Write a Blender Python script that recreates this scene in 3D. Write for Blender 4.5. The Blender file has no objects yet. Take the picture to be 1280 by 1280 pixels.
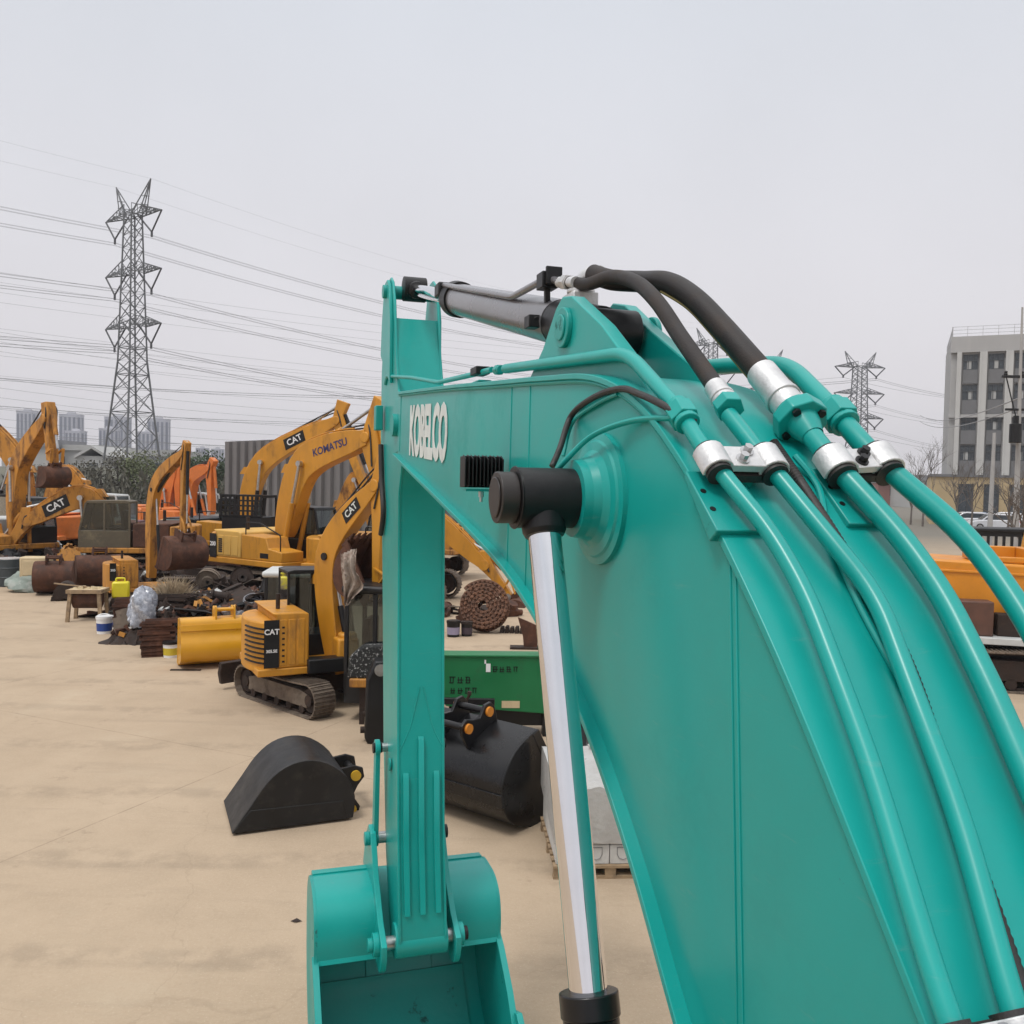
import bpy, math, random
from mathutils import Vector, Matrix
random.seed(7)
PI = math.pi
sc = bpy.context.scene
COL = sc.collection
# ------------------------------------------------------------------ camera
CF = 1100.0 / 1280.0
pitch = math.atan(40 / 1100); roll = math.radians(1.15)
CAM = Vector((0, 0, 4.0))
cF = Vector((0, math.cos(pitch), -math.sin(pitch)))
_r = Vector((1, 0, 0)); _u = Vector((0, math.sin(pitch), math.cos(pitch)))
cR = _r * math.cos(roll) + _u * math.sin(roll)
cU = _r * -math.sin(roll) + _u * math.cos(roll)
cam = bpy.data.objects.new('camera', bpy.data.cameras.new('camera'))
COL.objects.link(cam)
m = Matrix((cR, cU, -cF)).transposed().to_4x4(); m.translation = CAM
cam.matrix_world = m
cam.data.sensor_width = 36; cam.data.lens = 36 * CF
cam.data.clip_end = 6000; cam.data.clip_start = 0.05
sc.camera = cam

def ray(x, y):
    return cF + cR * ((x - 640) / 1100) + cU * ((640 - y) / 1100)
def on_plane(x, y, p, n):            # where a line of sight meets a real plane of the place
    d = ray(x, y); t = (p - CAM).dot(n) / d.dot(n)
    return CAM + d * t
def gnd(x, y, z=0.0):
    return on_plane(x, y, Vector((0, 0, z)), Vector((0, 0, 1)))
def aty(x, y, Y):
    return on_plane(x, y, Vector((0, Y, 0)), Vector((0, 1, 0)))

# ------------------------------------------------------------------ mesh helpers
def frame(z, up=Vector((0, 0, 1))):
    z = Vector(z).normalized()
    if abs(z.dot(up)) > 0.98: up = Vector((1, 0, 0))
    x = up.cross(z).normalized(); y = z.cross(x)
    return x, y, z

class MB:
    def __init__(s, M=None):
        s.v = []; s.f = []; s.m = []; s.sm = []; s.M = M
    def add(s, vs, fs, mi=0, smooth=False):
        b = len(s.v)
        for v in vs:
            v = Vector(v)
            s.v.append(s.M @ v if s.M else v)
        for f in fs:
            s.f.append([b + i for i in f]); s.m.append(mi); s.sm.append(smooth)
        return s
    def box(s, x0, x1, y0, y1, z0, z1, mi=0, M=None, taper=0, ty=None):
        t = taper; u = taper if ty is None else ty
        vs = [(x0, y0, z0), (x1, y0, z0), (x1, y1, z0), (x0, y1, z0),
              (x0 + t, y0 + u, z1), (x1 - t, y0 + u, z1), (x1 - t, y1 - u, z1), (x0 + t, y1 - u, z1)]
        if M: vs = [M @ Vector(v) for v in vs]
        return s.add(vs, [(3, 2, 1, 0), (4, 5, 6, 7), (0, 1, 5, 4), (1, 2, 6, 5), (2, 3, 7, 6), (3, 0, 4, 7)], mi)
    def prism(s, poly, y0, y1, mi=0, M=None, smooth=False):   # polygon in (x, z) pushed along y
        n = len(poly)
        vs = [(x, y0, z) for x, z in poly] + [(x, y1, z) for x, z in poly]
        if M: vs = [M @ Vector(v) for v in vs]
        a = sum(poly[i][0] * poly[(i + 1) % n][1] - poly[(i + 1) % n][0] * poly[i][1] for i in range(n))
        fs = [list(range(n)), list(range(2 * n - 1, n - 1, -1))]
        if a < 0: fs = [f[::-1] for f in fs]
        b0 = len(s.v); s.add(vs, fs, mi)
        sd = [(i, i + n, (i + 1) % n + n, (i + 1) % n) for i in range(n)]
        if a < 0: sd = [f[::-1] for f in sd]
        for f in sd:
            s.f.append([b0 + i for i in f]); s.m.append(mi); s.sm.append(smooth)
        return s
    def cyl(s, p0, p1, r0, r1=None, n=20, mi=0, caps=True, smooth=True):
        r1 = r0 if r1 is None else r1
        p0 = Vector(p0); p1 = Vector(p1); x, y, z = frame(p1 - p0)
        vs = []
        for p, r in ((p0, r0), (p1, r1)):
            for i in range(n):
                a = 2 * PI * i / n
                vs.append(p + x * (r * math.cos(a)) + y * (r * math.sin(a)))
        b = len(s.v)
        s.add(vs, [(i, (i + 1) % n, (i + 1) % n + n, i + n) for i in range(n)], mi, smooth)
        if caps:
            for f in (list(range(n - 1, -1, -1)), list(range(n, 2 * n))):
                s.f.append([b + i for i in f]); s.m.append(mi); s.sm.append(False)
        return s
    def lathe(s, p, axis, prof, n=24, mi=0, smooth=True):   # prof: (distance along axis, radius)
        for (d0, r0), (d1, r1) in zip(prof[:-1], prof[1:]):
            ax = Vector(axis).normalized(); x, y, z = frame(ax); P = Vector(p)
            vs = []
            for d, r in ((d0, r0), (d1, r1)):
                for i in range(n):
                    a = 2 * PI * i / n
                    vs.append(P + z * d + x * (r * math.cos(a)) + y * (r * math.sin(a)))
            s.add(vs, [(i, (i + 1) % n, (i + 1) % n + n, i + n) for i in range(n)], mi, smooth)
        return s
    def tube(s, pts, r, n=12, mi=0, caps=True):
        pts = [Vector(p) for p in pts]
        k = len(pts); rs = r if isinstance(r, (list, tuple)) else [r] * k
        x = None; vs = []
        for i, p in enumerate(pts):
            t = (pts[min(i + 1, k - 1)] - pts[max(i - 1, 0)]).normalized()
            if x is None: x, y, _ = frame(t)
            x = (x - t * x.dot(t)).normalized(); y = t.cross(x)
            for j in range(n):
                a = 2 * PI * j / n
                vs.append(p + x * (rs[i] * math.cos(a)) + y * (rs[i] * math.sin(a)))
        fs = []
        for i in range(k - 1):
            for j in range(n):
                fs.append((i * n + j, i * n + (j + 1) % n, (i + 1) * n + (j + 1) % n, (i + 1) * n + j))
        b = len(s.v); s.add(vs, fs, mi, True)
        if caps:
            for f in (list(range(n - 1, -1, -1)), list(range((k - 1) * n, k * n))):
                s.f.append([b + i for i in f]); s.m.append(mi); s.sm.append(False)
        return s
    def bar(s, p0, p1, w, h=None, mi=0):                # rectangular bar
        h = h or w; p0 = Vector(p0); p1 = Vector(p1); x, y, z = frame(p1 - p0)
        vs = []
        for p in (p0, p1):
            for a, b in ((-1, -1), (1, -1), (1, 1), (-1, 1)):
                vs.append(p + x * (a * w / 2) + y * (b * h / 2))
        return s.add(vs, [(3, 2, 1, 0), (4, 5, 6, 7), (0, 1, 5, 4), (1, 2, 6, 5), (2, 3, 7, 6), (3, 0, 4, 7)], mi)
    def build(s, name, mats, parent=None, bevel=0, loc=None, rz=0):
        me = bpy.data.meshes.new(name)
        me.from_pydata([tuple(v) for v in s.v], [], s.f)
        if not isinstance(mats, (list, tuple)): mats = [mats]
        for q in mats: me.materials.append(q)
        me.polygons.foreach_set('material_index', s.m)
        me.polygons.foreach_set('use_smooth', s.sm)
        me.update(); me.set_sharp_from_angle(angle=math.radians(36))
        o = bpy.data.objects.new(name, me); COL.objects.link(o)
        if parent is not None: o.parent = parent
        if loc is not None: o.location = loc
        o.rotation_euler = (0, 0, rz)
        if bevel:
            b = o.modifiers.new('bevel', 'BEVEL'); b.width = bevel; b.segments = 2; b.limit_method = 'ANGLE'; b.angle_limit = math.radians(38)
            b.harden_normals = False
        return o

def tag(o, label, cat, group=None, kind=None):
    if label: o['label'] = label
    if cat: o['category'] = cat
    if group: o['group'] = group
    if kind: o['kind'] = kind
    return o
def thing(name, label, cat, loc=(0, 0, 0), rz=0, group=None):
    o = bpy.data.objects.new(name, None); COL.objects.link(o)
    o.empty_display_size = 0.1
    o.location = loc; o.rotation_euler = (0, 0, rz)
    return tag(o, label, cat, group)
def structure(o):
    o['kind'] = 'structure'; return o
def copy_tree(o, parent=None):
    c = o.copy(); COL.objects.link(c)
    if parent is not None: c.parent = parent
    for ch in [q for q in bpy.data.objects if q.parent == o]: copy_tree(ch, c)
    return c
def lettering(txt, size, M, mat, name, parent, depth=0.002, bold=0.0, sx=1.0, spacing=1.0):
    cu = bpy.data.curves.new('t', 'FONT'); cu.body = txt; cu.size = size; cu.extrude = depth; cu.offset = bold
    cu.align_x = 'CENTER'; cu.align_y = 'CENTER'; cu.space_character = spacing; cu.resolution_u = 3
    to = bpy.data.objects.new('t', cu); COL.objects.link(to)
    bpy.context.view_layer.update()
    me = bpy.data.meshes.new_from_object(to.evaluated_get(bpy.context.evaluated_depsgraph_get()))
    bpy.data.objects.remove(to)
    me.transform(M @ Matrix.Diagonal((sx, 1, 1, 1)))
    me.materials.clear(); me.materials.append(mat)
    o = bpy.data.objects.new(name, me); COL.objects.link(o); o.parent = parent
    return o
def spline(pts, n=6):                                    # Catmull-Rom through the points
    P = [Vector(p) for p in pts]; out = []
    for i in range(len(P) - 1):
        a = P[max(i - 1, 0)]; b = P[i]; c = P[i + 1]; d = P[min(i + 2, len(P) - 1)]
        for j in range(n):
            t = j / n
            out.append(0.5 * ((2 * b) + (c - a) * t + (2 * a - 5 * b + 4 * c - d) * t * t + (3 * b - 3 * c + d - a) * t ** 3))
    out.append(P[-1]); return out
def round_bend(pts, r=0.06, n=5):                        # straight runs with rounded corners
    P = [Vector(p) for p in pts]; out = [P[0]]
    for i in range(1, len(P) - 1):
        a = (P[i - 1] - P[i]); b = (P[i + 1] - P[i])
        q = min(r, a.length * .45, b.length * .45)
        A = P[i] + a.normalized() * q; B = P[i] + b.normalized() * q
        for j in range(n + 1):
            t = j / n
            out.append(A * (1 - t) ** 2 + P[i] * 2 * t * (1 - t) + B * t * t)
    out.append(P[-1]); return out

# ------------------------------------------------------------------ materials
def mat(name, c, rough=.5, metal=0.0, var=.12, scale=3.0, dirt=None, dlo=.55, dhi=.75, dscale=2.0, damt=.8,
        bump=0.0, bscale=40.0, coat=0.0, streak=1.0, spec=.5, c2=None, scratch=0.0):
    M = bpy.data.materials.new(name); M.use_nodes = True
    nt = M.node_tree; N = nt.nodes; L = nt.links
    b = N['Principled BSDF']
    tc = N.new('ShaderNodeTexCoord'); mp = N.new('ShaderNodeMapping')
    mp.inputs['Scale'].default_value = (1, 1, 1 / streak)
    L.new(tc.outputs['Object'], mp.inputs['Vector'])
    n1 = N.new('ShaderNodeTexNoise'); n1.inputs['Scale'].default_value = scale; n1.inputs['Detail'].default_value = 6
    n1.inputs['Roughness'].default_value = .62
    L.new(mp.outputs[0], n1.inputs['Vector'])
    r1 = N.new('ShaderNodeValToRGB'); r1.color_ramp.elements[0].position = .3; r1.color_ramp.elements[1].position = .7
    lo = [q * (1 - var) for q in c]; hi = [min(1, q * (1 + var)) for q in (c2 or c)]
    r1.color_ramp.elements[0].color = (*lo, 1); r1.color_ramp.elements[1].color = (*hi, 1)
    L.new(n1.outputs['Fac'], r1.inputs[0]); colo = r1.outputs[0]
    rr = N.new('ShaderNodeMapRange'); rr.inputs['To Min'].default_value = max(.02, rough - .12 * min(1, rough * 2)); rr.inputs['To Max'].default_value = min(1, rough + .12 * min(1, rough * 2))
    rr.inputs['From Min'].default_value = .3; rr.inputs['From Max'].default_value = .7
    L.new(n1.outputs['Fac'], rr.inputs['Value']); rou = rr.outputs[0]
    if dirt:
        n2 = N.new('ShaderNodeTexNoise'); n2.inputs['Scale'].default_value = dscale; n2.inputs['Detail'].default_value = 9; n2.inputs['Roughness'].default_value = .7
        L.new(mp.outputs[0], n2.inputs['Vector'])
        mr = N.new('ShaderNodeMapRange'); mr.inputs['From Min'].default_value = dlo; mr.inputs['From Max'].default_value = dhi; mr.inputs['To Max'].default_value = damt
        L.new(n2.outputs['Fac'], mr.inputs['Value'])
        mx = N.new('ShaderNodeMix'); mx.data_type = 'RGBA'; mx.inputs[7].default_value = (*dirt, 1)
        L.new(mr.outputs[0], mx.inputs[0]); L.new(colo, mx.inputs[6]); colo = mx.outputs[2]
        m2 = N.new('ShaderNodeMix'); m2.data_type = 'FLOAT'; m2.inputs[3].default_value = .85
        L.new(mr.outputs[0], m2.inputs[0]); L.new(rou, m2.inputs[2]); rou = m2.outputs[0]
    if scratch:                                  # fine dusty rubs and small dark nicks in the paint
        mq = N.new('ShaderNodeMapping'); mq.inputs['Scale'].default_value = (3, 3, 26); mq.inputs['Rotation'].default_value = (.1, .5, .2); L.new(tc.outputs['Object'], mq.inputs[0])
        n4 = N.new('ShaderNodeTexNoise'); n4.inputs['Scale'].default_value = 2.2; n4.inputs['Detail'].default_value = 8; n4.inputs['Roughness'].default_value = .75; L.new(mq.outputs[0], n4.inputs['Vector'])
        q4 = N.new('ShaderNodeMapRange'); q4.inputs['From Min'].default_value = .60; q4.inputs['From Max'].default_value = .78; q4.inputs['To Max'].default_value = scratch; L.new(n4.outputs['Fac'], q4.inputs['Value'])
        x4 = N.new('ShaderNodeMix'); x4.data_type = 'RGBA'; x4.inputs[7].default_value = (.16, .33, .29, 1); L.new(q4.outputs[0], x4.inputs[0]); L.new(colo, x4.inputs[6]); colo = x4.outputs[2]
        n5 = N.new('ShaderNodeTexNoise'); n5.inputs['Scale'].default_value = 14; n5.inputs['Detail'].default_value = 3; L.new(tc.outputs['Object'], n5.inputs['Vector'])
        q5 = N.new('ShaderNodeMapRange'); q5.inputs['From Min'].default_value = .79; q5.inputs['From Max'].default_value = .81; q5.inputs['To Max'].default_value = .85; L.new(n5.outputs['Fac'], q5.inputs['Value'])
        x5 = N.new('ShaderNodeMix'); x5.data_type = 'RGBA'; x5.inputs[7].default_value = (.02, .06, .055, 1); L.new(q5.outputs[0], x5.inputs[0]); L.new(colo, x5.inputs[6]); colo = x5.outputs[2]
    L.new(colo, b.inputs['Base Color']); L.new(rou, b.inputs['Roughness'])
    b.inputs['Metallic'].default_value = metal; b.inputs['Specular IOR Level'].default_value = spec
    if coat:
        b.inputs['Coat Weight'].default_value = coat; b.inputs['Coat Roughness'].default_value = .17
    if bump:
        n3 = N.new('ShaderNodeTexNoise'); n3.inputs['Scale'].default_value = bscale; n3.inputs['Detail'].default_value = 5
        L.new(tc.outputs['Object'], n3.inputs['Vector'])
        bp = N.new('ShaderNodeBump'); bp.inputs['Strength'].default_value = bump; bp.inputs['Distance'].default_value = .02
        L.new(n3.outputs['Fac'], bp.inputs['Height']); L.new(bp.outputs[0], b.inputs['Normal'])
    return M
RUST = (.085, .036, .020); MUD = (.16, .115, .075)
TEAL = mat('teal_paint', (.004, .305, .274), .36, var=.06, scale=1.2, dirt=(.03, .24, .21), dlo=.55, dhi=.74, dscale=1.6, damt=.4, coat=.10, bump=.05, bscale=3.5, c2=(.006, .33, .298), scratch=.4, spec=.38)
TEALW = mat('teal_worn', (.004, .29, .26), .42, var=.08, scale=2, dirt=(.012, .05, .045), dlo=.62, dhi=.68, dscale=5, damt=.85, bump=.1, bscale=20)
CHROME = mat('chrome', (.78, .78, .80), .045, 1.0, var=.03, scale=8)
STEEL = mat('dull_steel', (.50, .50, .50), .38, 1.0, var=.2, scale=10)
ZINC = mat('zinc_grey', (.62, .62, .62), .42, .55, var=.15, scale=20, bump=.1, bscale=120)
CYLGREY = mat('grey_cylinder_paint', (.17, .165, .175), .28, .25, var=.06, coat=.3)
BLACK = mat('black_paint', (.009, .009, .010), .42, var=.2, dirt=(.05, .044, .038), dlo=.6, dhi=.85, dscale=4, damt=.4, bump=.05, spec=.35)
BLACKG = mat('black_gloss', (.007, .007, .008), .30, var=.2, spec=.4, dirt=(.035, .03, .026), dlo=.58, dhi=.8, dscale=4, damt=.35, bump=.04, bscale=10)
RUBBER = mat('black_rubber', (.022, .020, .020), .55, var=.25, scale=8, dirt=(.06, .045, .03), dlo=.5, dhi=.8, dscale=14, damt=.5, bump=.1, bscale=200)
HOSE = mat('hose_rubber', (.022, .018, .017), .5, var=.3, scale=6, dirt=(.075, .05, .035), dlo=.48, dhi=.75, dscale=9, damt=.6, bump=.15, bscale=260, spec=.28)
YELLOW = mat('yellow_paint', (.53, .235, .018), .45, var=.18, scale=1.5, dirt=(.15, .075, .03), dlo=.54, dhi=.74, dscale=2.4, damt=.7, streak=2.5, bump=.05, bscale=8)
YELLOWR = mat('worn_yellow_paint', (.46, .20, .024), .55, var=.25, scale=1.8, dirt=RUST, dlo=.48, dhi=.64, dscale=3.2, damt=.85, streak=2.5, bump=.05)
YPALE = mat('pale_yellow_paint', (.62, .37, .085), .5, var=.1, scale=1.5, dirt=(.3, .2, .1), dlo=.55, dhi=.8, dscale=2, damt=.5)
YFRESH = mat('fresh_yellow_paint', (.62, .30, .012), .35, var=.06, coat=.2, dirt=(.25, .14, .04), dlo=.66, dhi=.8, dscale=3, damt=.5)
ORANGE = mat('orange_paint', (.60, .16, .025), .5, var=.15, scale=2, dirt=(.25, .09, .04), dlo=.55, dhi=.75, dscale=2.5, damt=.6)
RUSTM = mat('rusty_steel', (.072, .029, .016), .8, .1, var=.5, scale=3, dirt=(.16, .068, .040), dlo=.48, dhi=.72, dscale=4, damt=.8, bump=.3, bscale=25)
RUSTD = mat('dark_rusty_steel', (.028, .016, .011), .8, .1, var=.4, scale=4, dirt=(.085, .042, .027), dlo=.55, dhi=.75, dscale=6, damt=.7, bump=.3, bscale=25)
MUDM = mat('muddy_track_steel', (.16, .125, .095), .8, .1, var=.3, scale=5, dirt=(.06, .04, .03), dlo=.5, dhi=.7, dscale=6, damt=.8, bump=.3, bscale=30)
GREYW = mat('grey_white_paint', (.50, .51, .50), .5, var=.1, dirt=(.22, .2, .18), dlo=.55, dhi=.75, damt=.5)
WHITE = mat('white_paint', (.74, .74, .74), .4, var=.04)
WHITED = mat('white_letter', (.62, .66, .64), .5, var=.12, scale=14)
CREAM = mat('cream_paint', (.55, .44, .27), .5, var=.12, dirt=(.3, .22, .14), dlo=.55, dhi=.75, damt=.5)
NAVY = mat('navy_letter', (.025, .028, .11), .5, var=.1)
GREEN = mat('green_paint', (.005, .145, .045), .5, var=.12, scale=1.5, dirt=(.03, .08, .04), dlo=.55, dhi=.75, dscale=2, damt=.6)
WOOD = mat('old_wood', (.30, .21, .125), .8, var=.3, scale=8, dirt=(.1, .07, .05), dlo=.5, dhi=.75, dscale=5, damt=.7, bump=.3, bscale=30)
def glass_mat(name, tint=(.35, .40, .39), ior=1.5):
    M = bpy.data.materials.new(name); M.use_nodes = True; nt = M.node_tree; N = nt.nodes; L = nt.links
    N.remove(N['Principled BSDF'])
    g = N.new('ShaderNodeBsdfGlossy'); g.inputs['Roughness'].default_value = .04; g.inputs['Color'].default_value = (.9, .93, .93, 1)
    t = N.new('ShaderNodeBsdfTransparent'); t.inputs['Color'].default_value = (*tint, 1)
    fr = N.new('ShaderNodeFresnel'); fr.inputs['IOR'].default_value = ior + .25
    mx = N.new('ShaderNodeMixShader'); L.new(fr.outputs[0], mx.inputs[0]); L.new(t.outputs[0], mx.inputs[1]); L.new(g.outputs[0], mx.inputs[2])
    L.new(mx.outputs[0], N['Material Output'].inputs['Surface'])
    return M
GLASS = glass_mat('cab_glass')
GLASSD = glass_mat('dark_window_glass', (.10, .115, .12), 1.55)

# ------------------------------------------------------------------ world and sun (overcast)
w = bpy.data.worlds.new('World'); sc.world = w; w.use_nodes = True
nt = w.node_tree; N = nt.nodes; L = nt.links
bg = N['Background']
sky = N.new('ShaderNodeTexSky'); sky.sky_type = 'NISHITA'; sky.sun_disc = False
SUN_EL = math.radians(58); SUN_AZ = math.radians(-60)
sky.sun_elevation = SUN_EL; sky.sun_rotation = SUN_AZ
sky.dust_density = 4; sky.air_density = 1.0
hs = N.new('ShaderNodeHueSaturation'); hs.inputs['Saturation'].default_value = .12
L.new(sky.outputs[0], hs.inputs['Color'])
# cloud layer: an even grey deck, brighter overhead, with faint soft variation
tcw = N.new('ShaderNodeTexCoord'); sx = N.new('ShaderNodeSeparateXYZ'); L.new(tcw.outputs['Generated'], sx.inputs[0])
rp = N.new('ShaderNodeValToRGB'); cr = rp.color_ramp
cr.elements[0].position = 0.0; cr.elements[0].color = (8.35, 8.0, 8.2, 1)
cr.elements[1].position = 1.0; cr.elements[1].color = (15.5, 15.6, 16.0, 1)
e = cr.elements.new(.12); e.color = (7.75, 7.5, 7.8, 1)
e = cr.elements.new(.48); e.color = (6.7, 7.0, 7.6, 1)
e = cr.elements.new(.62); e.color = (9.0, 9.1, 9.4, 1)
L.new(sx.outputs['Z'], rp.inputs[0])
nz = N.new('ShaderNodeTexNoise'); nz.inputs['Scale'].default_value = 1.6; nz.inputs['Detail'].default_value = 4
L.new(tcw.outputs['Generated'], nz.inputs['Vector'])
mr = N.new('ShaderNodeMapRange'); mr.inputs['From Min'].default_value = .3; mr.inputs['From Max'].default_value = .7; mr.inputs['To Min'].default_value = .94; mr.inputs['To Max'].default_value = 1.06
L.new(nz.outputs['Fac'], mr.inputs['Value'])
vm = N.new('ShaderNodeVectorMath'); vm.operation = 'SCALE'; L.new(rp.outputs[0], vm.inputs[0]); L.new(mr.outputs[0], vm.inputs['Scale'])
mxs = N.new('ShaderNodeMix'); mxs.data_type = 'RGBA'; mxs.inputs[0].default_value = .88
L.new(hs.outputs[0], mxs.inputs[6]); L.new(vm.outputs[0], mxs.inputs[7])
L.new(mxs.outputs[2], bg.inputs['Color']); bg.inputs['Strength'].default_value = .10
sun = bpy.data.objects.new('sun', bpy.data.lights.new('sun', 'SUN')); COL.objects.link(sun)
sun.data.energy = 1.5; sun.data.angle = math.radians(14); sun.data.color = (1, .97, .92)
sd = Vector((-.55 * math.cos(SUN_EL), -.30, math.sin(SUN_EL))).normalized()
sky.sun_rotation = math.atan2(sd.x, sd.y)
sun.rotation_euler = sd.to_track_quat('Z', 'Y').to_euler()
sc.view_settings.view_transform = 'Standard'; sc.view_settings.look = 'None'; sc.view_settings.exposure = .13; sc.view_settings.gamma = 1
sc.render.engine = 'CYCLES'; sc.cycles.use_denoising = True
sc.cycles.max_bounces = 8; sc.cycles.transparent_max_bounces = 12
# ================================================================== the teal excavator the picture is taken from
hd = math.radians(17)
hu = Vector((-math.sin(hd), math.cos(hd), 0)); hr = Vector((math.cos(hd), math.sin(hd), 0))
SL, SR, SC = 0.90, 1.28, 1.09
TE = thing('excavator', 'big teal excavator with white lettering on its boom and black hoses over the top', 'excavator',
           hr * SC, hd + PI / 2)
def H(a, s, z): return Vector((a, SC - s, z))
def HS(px, py, s):                                        # a point of the machine's own lengthwise plane s
    P = on_plane(px, py, hr * s, hr); return H(P.dot(hu), s, P.z)
def lin(tab, a):
    for (a0, z0), (a1, z1) in zip(tab[:-1], tab[1:]):
        if a0 <= a <= a1: return z0 + (z1 - z0) * (a - a0) / (a1 - a0)
    return tab[0][1] if a < tab[0][0] else tab[-1][1]
topk = [(-.22, 1.98), (.1, 2.26), (.5, 2.74), (.94, 3.275), (1.264, 3.655), (1.508, 3.90), (1.70, 4.065), (1.923, 4.20), (2.20, 4.285), (2.60, 4.325), (3.2, 4.37), (3.995, 4.43), (5.307, 4.518)]
botk = [(-.22, 1.78), (.0, 1.72), (.6, 1.98), (1.2, 2.46), (1.61, 2.869), (1.859, 3.12), (2.141, 3.34), (2.45, 3.51), (2.75, 3.625), (3.137, 3.725), (3.951, 3.877), (5.36, 4.13)]
top = [(p.x, p.z) for p in spline([(a, 0, z) for a, z in topk], 6)]
bot = [(p.x, p.z) for p in spline([(a, 0, z) for a, z in botk], 6)]
def ztop(a): return lin(top, a)
def sbox(mb, a0, a1, s0, s1, z0, z1, mi=0, M=None): return mb.box(a0, a1, SC - s1, SC - s0, z0, z1, mi, M)
def sprism(mb, poly, s0, s1, mi=0, smooth=False): return mb.prism(poly, SC - s1, SC - s0, mi, None, smooth)
def strip(pts, t):
    out = []
    for i, (a, z) in enumerate(pts):
        p, q = pts[max(i - 1, 0)], pts[min(i + 1, len(pts) - 1)]
        d = Vector((q[0] - p[0], q[1] - p[1])).normalized()
        out.append((a + d.y * t, z - d.x * t))
    return pts + out[::-1]
bm = MB()
nose = [(5.30 + .02, 4.50)] + [(5.45 + .17 * math.cos(t), 4.325 + .17 * math.sin(t)) for t in [math.radians(q) for q in range(75, -100, -15)]]
side = [(a, z - .008) for a, z in top] + [(a, z + .008) for a, z in bot[::-1]]
sprism(bm, side, SL, SL + .014); sprism(bm, side, SR - .014, SR)
sprism(bm, strip(top, .016), SL - .014, SR + .014, smooth=True)
sprism(bm, strip(bot, -.018), SL - .034, SR + .034, smooth=True)
for s0 in (SL + .004, SR - .050): sprism(bm, [(5.0, 4.2)] + [(5.0, 4.48)] + nose[1:] , s0, s0 + .046)
sbox(bm, 5.27, 5.29, SL + .01, SR - .01, 4.14, 4.50)
# weld seams and doubler edges that stand proud of the left plate
def seam(a0, z0, a1, z1, wd=.007, s=SL):
    d = Vector((a1 - a0, z1 - z0)); n = Vector((-d.y, d.x)).normalized() * wd / 2
    sprism(bm, [(a0 + n.x, z0 + n.y), (a1 + n.x, z1 + n.y), (a1 - n.x, z1 - n.y), (a0 - n.x, z0 - n.y)], s - .003, s + .002)
seam(2.973, 4.335, 2.99, 3.71); seam(2.764, 4.31, 2.775, 3.65)
seam(1.497, 3.86, 1.40, 2.70, .006); seam(1.475, 3.845, 1.375, 2.68, .004)
seam(5.26, 4.49, 5.29, 4.16, .012)
for sg in (SL + .012, SR - .012):       # fillet welds along both long edges
    pass
boom = bm.build('boom', TEAL, TE, bevel=.003)
# fillet bead under the top plate lip
bead = MB(); bead.tube([H(a, SL - .004, z - .022) for a, z in top[18:]], .007, 6); bead.build('weld_bead', TEAL, boom)
# lugs for the arm cylinder
for s0, s1, pts in ((.952, .997, [(2.98, 4.33), (2.80, 4.44), (2.68, 4.55), (2.62, 4.578), (2.54, 4.565), (2.30, 4.44), (2.02, 4.255), (1.95, 4.19), (2.4, 4.25)]),
                    (1.20, 1.245, [(3.0, 4.33), (2.92, 4.52), (2.87, 4.585), (2.80, 4.61), (2.70, 4.585), (2.50, 4.47), (2.1, 4.265), (1.74, 4.07), (1.80, 4.05), (2.4, 4.25)])):
    q = MB(); sprism(q, pts, s0, s1); lug = q.build('cylinder_lug', TEAL, boom, bevel=.004)
    ca, cz = (2.585, 4.475) if s0 < 1 else (2.60, 4.47)
    sm = s0 if s0 < 1 else s1; dd = -1 if s0 < 1 else 1
    q = MB(); q.cyl(H(ca, sm - dd * .001, cz), H(ca, sm + dd * .016, cz), .062, n=28); q.cyl(H(ca, sm + dd * .015, cz), H(ca, sm + dd * .022, cz), .040, n=24)
    q.build('pin_cap', TEALW, lug, bevel=.003)
q = MB(); q.cyl(H(2.59, .99, 4.47), H(2.59, 1.21, 4.47), .045); q.build('lug_pin', STEEL, boom)
# boss carrying the boom cylinder
BA, BZ = 2.15, 3.955
for sg, base in ((-1, SL), (1, SR)):
    q = MB()
    q.lathe(H(BA, base, BZ), (0, -sg, 0), [(-.005, .175), (.012, .173), (.016, .155), (.022, .150), (.026, .128), (.040, .112), (.060, .104), (.082, .100), (.082, .03)], 36)
    q.build('cylinder_boss', TEAL, boom)
# pipe saddles
for s0, s1, a0 in ((.872, .998, 1.50), (1.185, 1.318, 1.515)):
    q = MB()
    Z0 = ztop(a0)
    q.prism([(a0, Z0 + .018), (a0 + .135, ztop(a0 + .135) + .012), (a0 + .14, ztop(a0 + .14) - .006), (a0 + .03, Z0 - .006)], SC - s1, SC - s0)
    br = q.build('mounting_bracket', TEALW, boom, bevel=.003)
    h = MB()
    for k in (.035, .075):
        P = H(a0 + k + .012, s0 + .016, 0); P.z = (Z0 + .018) + ((ztop(a0 + .135) + .012) - (Z0 + .018)) * ((k + .012) / .135)
        nn = Vector((-.62, 0, .78)); h.cyl(P - nn * .004, P + nn * .0012, .0065, n=14)
    h.build('bolt_hole', BLACK, br)
# pin at the boom nose
q = MB(); q.cyl(H(5.45, SL - .025, 4.325), H(5.45, SR + .025, 4.325), .07, n=28); q.build('nose_pin', TEALW, boom)
# lettering on the left plate
sl = math.radians(-3.4)
X = Vector((-math.cos(sl), 0, math.sin(sl))); Zo = Vector((0, 1, 0)); Y = Zo.cross(X)
M = Matrix((X, Y, Zo)).transposed().to_4x4(); M.translation = H(4.46, SL - .004, 4.225)
lettering('KOBELCO', .37, M, WHITED, 'lettering', boom, .0015, .014, .60, .93)
M2 = M.copy()
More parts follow.
